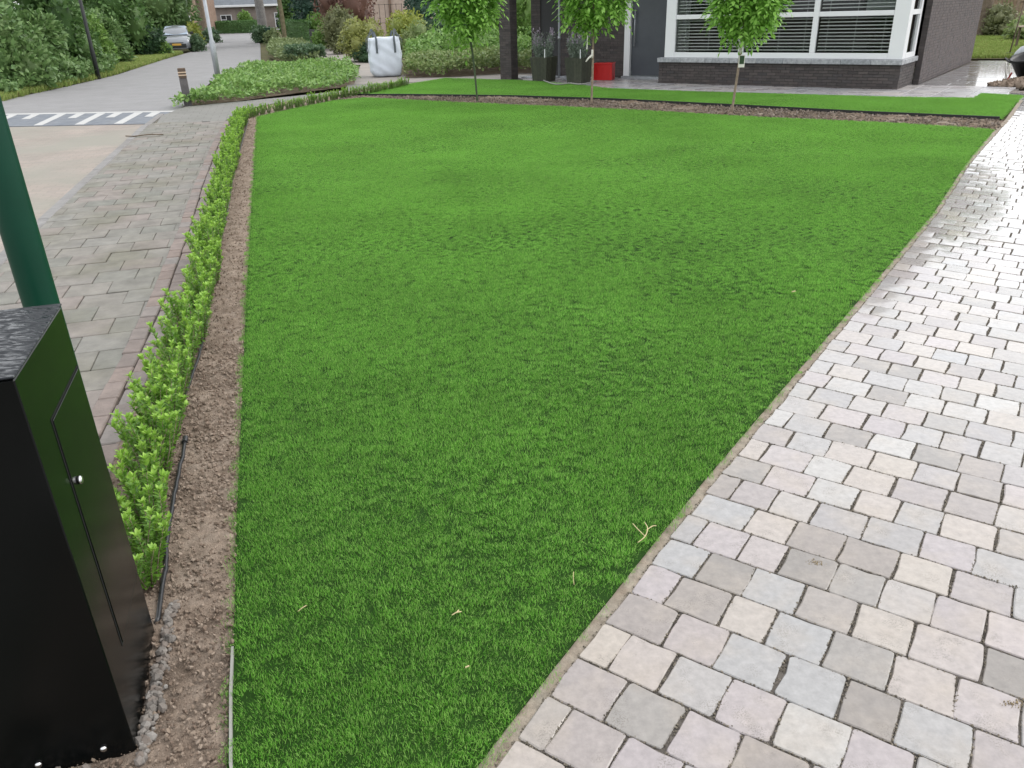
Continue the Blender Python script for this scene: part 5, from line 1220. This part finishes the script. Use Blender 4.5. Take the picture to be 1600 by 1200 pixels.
MB().add([(-.24, -.3, .06), (.24, -.3, .06), (.24, .3, .06), (-.24, .3, .06), (-.29, -.36, 1.0), (.29, -.36, 1.0), (.29, .36, 1.0), (-.29, .36, 1.0)], [(0, 3, 2, 1), (4, 5, 6, 7), (0, 1, 5, 4), (1, 2, 6, 5), (2, 3, 7, 6), (3, 0, 4, 7)]).build('body', MT['bin'], t)
mb = MB(); mb.box(-.31, .31, -.4, .4, 1.0, 1.08, bev=.03); mb.build('lid', MT['bin'], t)
for s in (-1, 1):
    mb = MB(); mb.lathe([(.1, -.03), (.1, .03)], 12); o = mb.build('wheel', MT['rubber'], t, True); o.location = (s * .24, .32, .1); o.rotation_euler = (0, R_(90), 0)
# garden shrubs behind the bag
GS = 'garden shrubs along the footpath'
shrub('dark_conifer', 'tall dark green tree above the clipped beech hedge', 'tree', 457, 518, -45, 66, 'conifer', .24, 4200, 'column', None, seed=20, hmin=6)
shrub('garden_shrub', 'bright green low shrub beside the black picket fence', 'shrub', 490, 516, 49, 51, 'light', .14, 1500, seed=21)
shrub('garden_shrub', 'light green loose shrub above the black picket fence', 'shrub', 484, 520, 20, 62, 'light', .18, 1800, seed=22)
shrub('garden_shrub', 'olive brown feathery shrub left of the golden shrub', 'shrub', 510, 560, 5, 44, 'olive', .13, 3000, seed=23)
shrub('red_maple', 'reddish brown leaved tree behind the golden shrub', 'tree', 498, 596, -40, 50, 'red', .16, 4200, seed=24, hmin=5)
shrub('golden_shrub', 'broad golden green shrub directly left of the white bulk bag', 'shrub', 538, 606, 32, 36.5, 'gold', .12, 4200, seed=25)
shrub('garden_shrub', 'dark low foliage under the golden shrub by the path', 'shrub', 556, 602, 68, 35.6, 'dark', .11, 1600, seed=26)
shrub('yellow_shrub', 'yellow green shrub behind the lifting loops of the bag', 'shrub', 604, 668, 22, 40, 'yellow', .14, 3000, seed=27)
shrub('garden_shrub', 'variegated green shrub between the bag and the dark conifers', 'shrub', 624, 682, 34, 36, 'cover_pale', .12, 2600, seed=28)
shrub('dark_conifer', 'blue green conifer left of the leftmost young tree', 'tree', 640, 700, -40, 42, 'conifer', .16, 4600, 'column', None, seed=29, hmin=4.5)
shrub('dark_conifer', 'second dark conifer behind the leftmost young tree', 'tree', 682, 742, -50, 44, 'conifer', .16, 4600, 'column', None, seed=30, hmin=4.8)
shrub('garden_shrub', 'dark shrub in the gap under the conifers', 'shrub', 655, 720, 30, 38, 'dark', .13, 2600, seed=31)
shrub('garden_shrub', 'tall green shrub between the leftmost young tree and the brick column', 'shrub', 735, 800, -30, 38, 'ivy', .15, 4200, seed=32, hmin=4)
shrub('garden_shrub', 'light green shrub seen through the gap right of the brick column', 'shrub', 792, 850, 10, 34, 'light', .13, 3600, seed=33, hmin=3)
shrub('garden_shrub', 'green shrub low behind the brick column', 'shrub', 770, 840, 62, 31, 'cover', .12, 2200, seed=34)
# black picket fence on the path side
t0 = S(486, 58); t1_ = S(530, 47); t = thing('picket_fence', 'black picket fence at the edge of the footpath', 'fence', (t0[0], t0[1], 0), math.atan2(t1_[1] - t0[1], t1_[0] - t0[0])); L_ = math.hypot(t1_[0] - t0[0], t1_[1] - t0[1])
pm = MB(); pm.box(0, .09, -.012, .012, .08, .98); pme = pm.mesh('picket'); pme.materials.append(MT['dark_metal'])
k = 0.0
while k < L_: o = bpy.data.objects.new('picket', pme); COL.objects.link(o); o.parent = t; o.location = (k, 0, 0); k += .14
for zz in (.25, .8):
    mb = MB(); mb.box(0, L_, .013, .05, zz, zz + .07); mb.build('rail', MT['dark_metal'], t)

# ================================================================== FAR HOUSES
def gable_house(label, px0, px1, Y, wall, eave, ridge, deep, wins, seed, roofm='roof', rz=0.0, gutter=True, chimney=True):
    a, b = S(px0, Y), S(px1, Y); w = b[0] - a[0]; t = thing('far_house', label, 'house', (a[0], Y, 0), rz)
    mb = MB(); mb.prism([(0, 0), (w, 0), (w, deep), (0, deep)], -.1, eave); mb.build('wall', MT[wall], t)
    V = [(-.3, -.5, eave - .02), (w + .3, -.5, eave - .02), (w + .3, deep / 2, ridge), (-.3, deep / 2, ridge), (-.3, deep + .5, eave - .02), (w + .3, deep + .5, eave - .02)]
    mb = MB(); mb.add([(x, y, z) for x, y, z in V] + [(x, y, z + .18) for x, y, z in V], [(0, 3, 2, 1), (3, 4, 5, 2), (6, 7, 8, 9), (9, 8, 11, 10), (0, 1, 7, 6), (4, 10, 11, 5), (0, 6, 9, 3), (3, 9, 10, 4), (1, 2, 8, 7), (2, 5, 11, 8)]); rf = mb.build('roof', MT[roofm], t)
    mb = MB(); mb.add([(0, 0, eave), (0, deep, eave), (0, deep / 2, ridge - .05), (w, 0, eave), (w, deep, eave), (w, deep / 2, ridge - .05)], [(0, 2, 1), (3, 4, 5)]); mb.build('gable', MT[wall], t)
    if gutter: mb = MB(); mb.box(-.35, w + .35, -.66, -.505, eave - .12, eave + .14, bev=.03); mb.build('gutter', MT['white'], t)
    if chimney: mb = MB(); mb.box(w * .75, w * .75 + .9, deep / 2 - .45, deep / 2 + .45, ridge - .3, ridge + 1.1); mb.build('chimney', MT[wall], rf)
    for (u, z0, z1, ww) in wins:
        x = w * u; mb = MB(); f = .09
        mb.box(x - ww / 2, x - ww / 2 + f, -.05, .02, z0, z1); mb.box(x + ww / 2 - f, x + ww / 2, -.05, .02, z0, z1); mb.box(x - ww / 2 + f, x + ww / 2 - f, -.05, .02, z0, z0 + f); mb.box(x - ww / 2 + f, x + ww / 2 - f, -.05, .02, z1 - f, z1); mb.box(x - .03, x + .03, -.045, .015, z0 + f, z1 - f); mb.box(x - ww / 2 + f, x - .03, -.045, .015, z0 + (z1 - z0) * .6, z0 + (z1 - z0) * .6 + .06)
        wn = mb.build('window', MT['white'], t); mb = MB(); mb.box(x - ww / 2 + f, x + ww / 2 - f, -.012, -.004, z0 + f, z1 - f); mb.build('pane', MT['car_glass'], wn)
    return t, w
fh, fw = gable_house('long brick house with a grey roof and white gutter across the end of the street', 338, 500, 118, 'far_brick', 3.2, 8.0, 9, [(.12, .6, 2.2, 1.5), (.30, .6, 2.2, 1.5), (.62, .2, 2.3, 1.1), (.78, .3, 2.6, 2.0), (.9, .6, 2.2, 1.4)], 1)
mb = MB(); mb.box(fw * .32 - .5, fw * .32 + .5, .3, 1.2, 3.75, 4.5, rot=Matrix.Rotation(R_(40), 3, 'X')); mb.build('roof_window', MT['white'], fh)
gable_house('brown brick house partly hidden by trees at the left end of the street', 262, 305, 104, 'brown_wall', 5.5, 9, 9, [(.75, .6, 2.2, 1.3), (.3, .6, 2.2, 1.3)], 2, gutter=False)
bh, bw_ = gable_house('beige brick house seen above the shrubs behind the white bag', 556, 668, 62, 'beige_wall', 5.6, 9, 9, [(.2, 3.4, 4.8, 1.4), (.85, 3.4, 4.8, 1.4)], 3)
mb = MB(); mb.tube([(bw_ * .52, -.1, 0), (bw_ * .52, -.1, 5.5)], .09, 8); mb.build('downpipe', MT['brown_wall'], bh, True)
t = thing('garden_fence', 'thin dark wire fence before the beige house', 'fence', (S(580, 58)[0], 58, 0), 0); L_ = S(632, 58)[0] - S(580, 58)[0]
for k in range(7): mb = MB(); mb.box(-.014, .014, -.014, .014, 0, 2.35); mb.build('post', MT['dark_metal'], t, loc=(L_ * k / 6, 0, 0))
for zz in (1.2, 2.3): mb = MB(); mb.box(0, L_, .015, .03, zz, zz + .022); mb.build('rail', MT['dark_metal'], t)
shrub('small_tree', 'small round green tree in front of the long brick house', 'tree', 374, 398, 16, 114.5, 'light', .3, 1500, seed=40)
shrub('garden_shrub', 'green trees beyond the clipped beech hedge', 'tree', 440, 470, -10, 95, 'ivy', .4, 2200, seed=41, hmin=5)

# ================================================================== RIGHT BACK GARDEN
sheet('back_lawn', [(13.0, 28.2), (14.3, 26.9), (18.0, 25.2), (40, 40), (40, 60), (14, 60)], -.03, MT['earth'])
BL = [(14.2, 27.2), (15.8, 26.6), (17.8, 26.0), (26, 36), (27, 50), (18, 50)]
P = poly_pts(BL, 26000, rr); n = len(P)
LGM = mat('back_grass', [(.17, .27, .05), (.22, .30, .07), (.28, .29, .10)], .8, island=True, obj=True, transl=.2, spec=.2)
vt2 = tuft('back_tuft', 26, .22, .09, .012, rr, LGM, spread=1.1)
bg = spread_nodes('back_grass', np.column_stack([P, np.full(n, -.03)]), np.column_stack([rr.normal(size=n) * .1, rr.normal(size=n) * .1, rr.random(n) * 6.28]), (.7 + .8 * rr.random(n))[:, None] * np.ones(3), vt2)
tag(bg, 'light rough grass in the back garden beside the house', 'grass', None, 'stuff')
a, b = (19.5, 44.0), (34, 40.0); t = thing('wooden_fence', 'weathered brown board fence at the back of the garden', 'fence', (a[0], a[1], 0), math.atan2(b[1] - a[1], b[0] - a[0])); L_ = math.hypot(b[0] - a[0], b[1] - a[1])
pm = [MB().box(0, .145, -.012, .012, .05, 1.95 + .03 * i).mesh('plank') for i in range(3)]
for q in pm: q.materials.append(MT['wood'])
k = 0.0; i = 0
while k < L_: o = bpy.data.objects.new('plank', pm[i % 3]); COL.objects.link(o); o.parent = t; o.location = (k, .004 * (i % 2), 0); k += .16; i += 1
for zz in (.4, 1.5): mb = MB(); mb.box(0, L_, .02, .07, zz, zz + .09); mb.build('rail', MT['wood'], t)
shrub('garden_shrub', 'wispy brownish green shrub before the board fence', 'shrub', 1534, 1580, 8, 40, 'olive', .14, 1400, seed=50)
shrub('garden_shrub', 'green shrub at the far right of the back garden', 'shrub', 1575, 1650, 14, 36, 'cover_pale', .14, 2200, seed=51)
shrub('garden_tree', 'broad tree behind the board fence', 'tree', 1500, 1680, -20, 58, 'bank', .22, 4200, seed=52)
tk = street_tree('grey tree trunk close to the rear corner of the side wall', 1531, 30, .28, 6, 'bank', 'bark', 8, (2.5, 2.5, 2), base=S(1531, 41))
x, y = S(1577, 27.5); t = thing('garden_fork', 'long handled garden tool standing upright in the grass', 'garden tool', (x, y, 0), 0)
mb = MB(); mb.tube([(0, 0, .0), (.05, .0, .8), (.10, 0, 1.55)], .022, 8); mb.build('shaft', MT['bark'], t, True)
mb = MB(); mb.tube([(.02, 0, 1.55), (.18, 0, 1.57)], .02, 8); mb.build('grip', MT['bark'], t, True)
mb = MB(); mb.box(-.13, .11, -.03, .03, -.08, .07, bev=.01); mb.build('blade', MT['dark_metal'], t)
# rubble tub, barrow tray, earth heap at the frame edge
x, y = G(1592, 133); t = thing('rubble_tub', 'large black plastic tub tilted on a heap of soil at the right edge', 'tub', (x + .62, y + .45, .06), R_(-25))
mb = MB(); mb.lathe([(.30, 0), (.44, .52), (.47, .52), (.47, .56), (.43, .56), (.40, .50), (.27, .04)], 26); o = mb.build('tub', MT['black_plastic'], t, True); o.rotation_euler = (R_(8), R_(-16), 0)
for s in (-1, 1):
    mb = MB(); mb.tube(smooth_path([(s * .45, -.1, .52), (s * .52, -.08, .6), (s * .52, .08, .6), (s * .45, .1, .52)], 4), .018, 6); mb.build('handle', MT['black_plastic'], o, True)
x, y = G(1574, 123); sprig('hand_tool', 'small red and pale hand tool leaning on the black tub', 'hand tool', 1573, 124, [[(0, 0, 0), (-.04, .05, .2), (-.06, .08, .36)], [(.08, 0, 0), (.05, .05, .18), (.04, .08, .3)]], MT['tie'], .022, 0.02)
sprig('hand_tool', 'red handle lying at the foot of the black tub', 'hand tool', 1576, 126, [[(-.03, 0, .02), (.06, .04, .16)]], MT['red'], .02, 0.02)
hp_ = []; cx, cy = G(1590, 134)
rr = np.random.default_rng(77); n = 1500; a = rr.random(n) * 6.28; q = np.sqrt(rr.random(n)); hx = cx + .45 + 1.0 * q * np.cos(a); hy = cy + .1 + .45 * q * np.sin(a); hz = .16 * np.maximum(0, 1 - q) + .01
sz = .015 + .035 * rr.random(n) ** 3
hs_ = spread_nodes('soil_heap', np.column_stack([hx, hy, hz]), rr.random((n, 3)) * 6.28, sz[:, None] * (1 + .6 * rr.random((n, 3))), crumb); tag(hs_, 'low brown heap of soil under the black tub', 'soil', None, 'stuff')
x, y = S(1597, 26.2); t = thing('barrow_tray', 'upturned pale grey metal tray lying on the grass at the right edge', 'tray', (x + .25, y, 0), R_(20))
mb = MB(); mb.lathe([(.50, .02), (.52, .03), (.46, .16), (.34, .30), (.15, .37), (.02, .38)], 22); o = mb.build('tray', MT['metal_grey'], t, True); o.scale = (1.1, .8, 1)
mb = MB(); mb.lathe([(.535, .0), (.545, .02), (.535, .05), (.51, .05)], 22); o = mb.build('rim', MT['black_plastic'], t, True); o.scale = (1.1, .8, 1)
x, y = S(1598, 31); t = thing('garden_table', 'low table with a pale top at the right edge of the back garden', 'table', (x + .4, y, 0), R_(15))
mb = MB(); mb.box(-.6, .6, -.4, .4, .68, .73, bev=.01); mb.build('table_top', MT['beige_wall'], t)
for sx in (-.5, .5):
    for sy in (-.3, .3): mb = MB(); mb.box(sx - .03, sx + .03, sy - .03, sy + .03, 0, .679); mb.build('leg', MT['bark'], t)
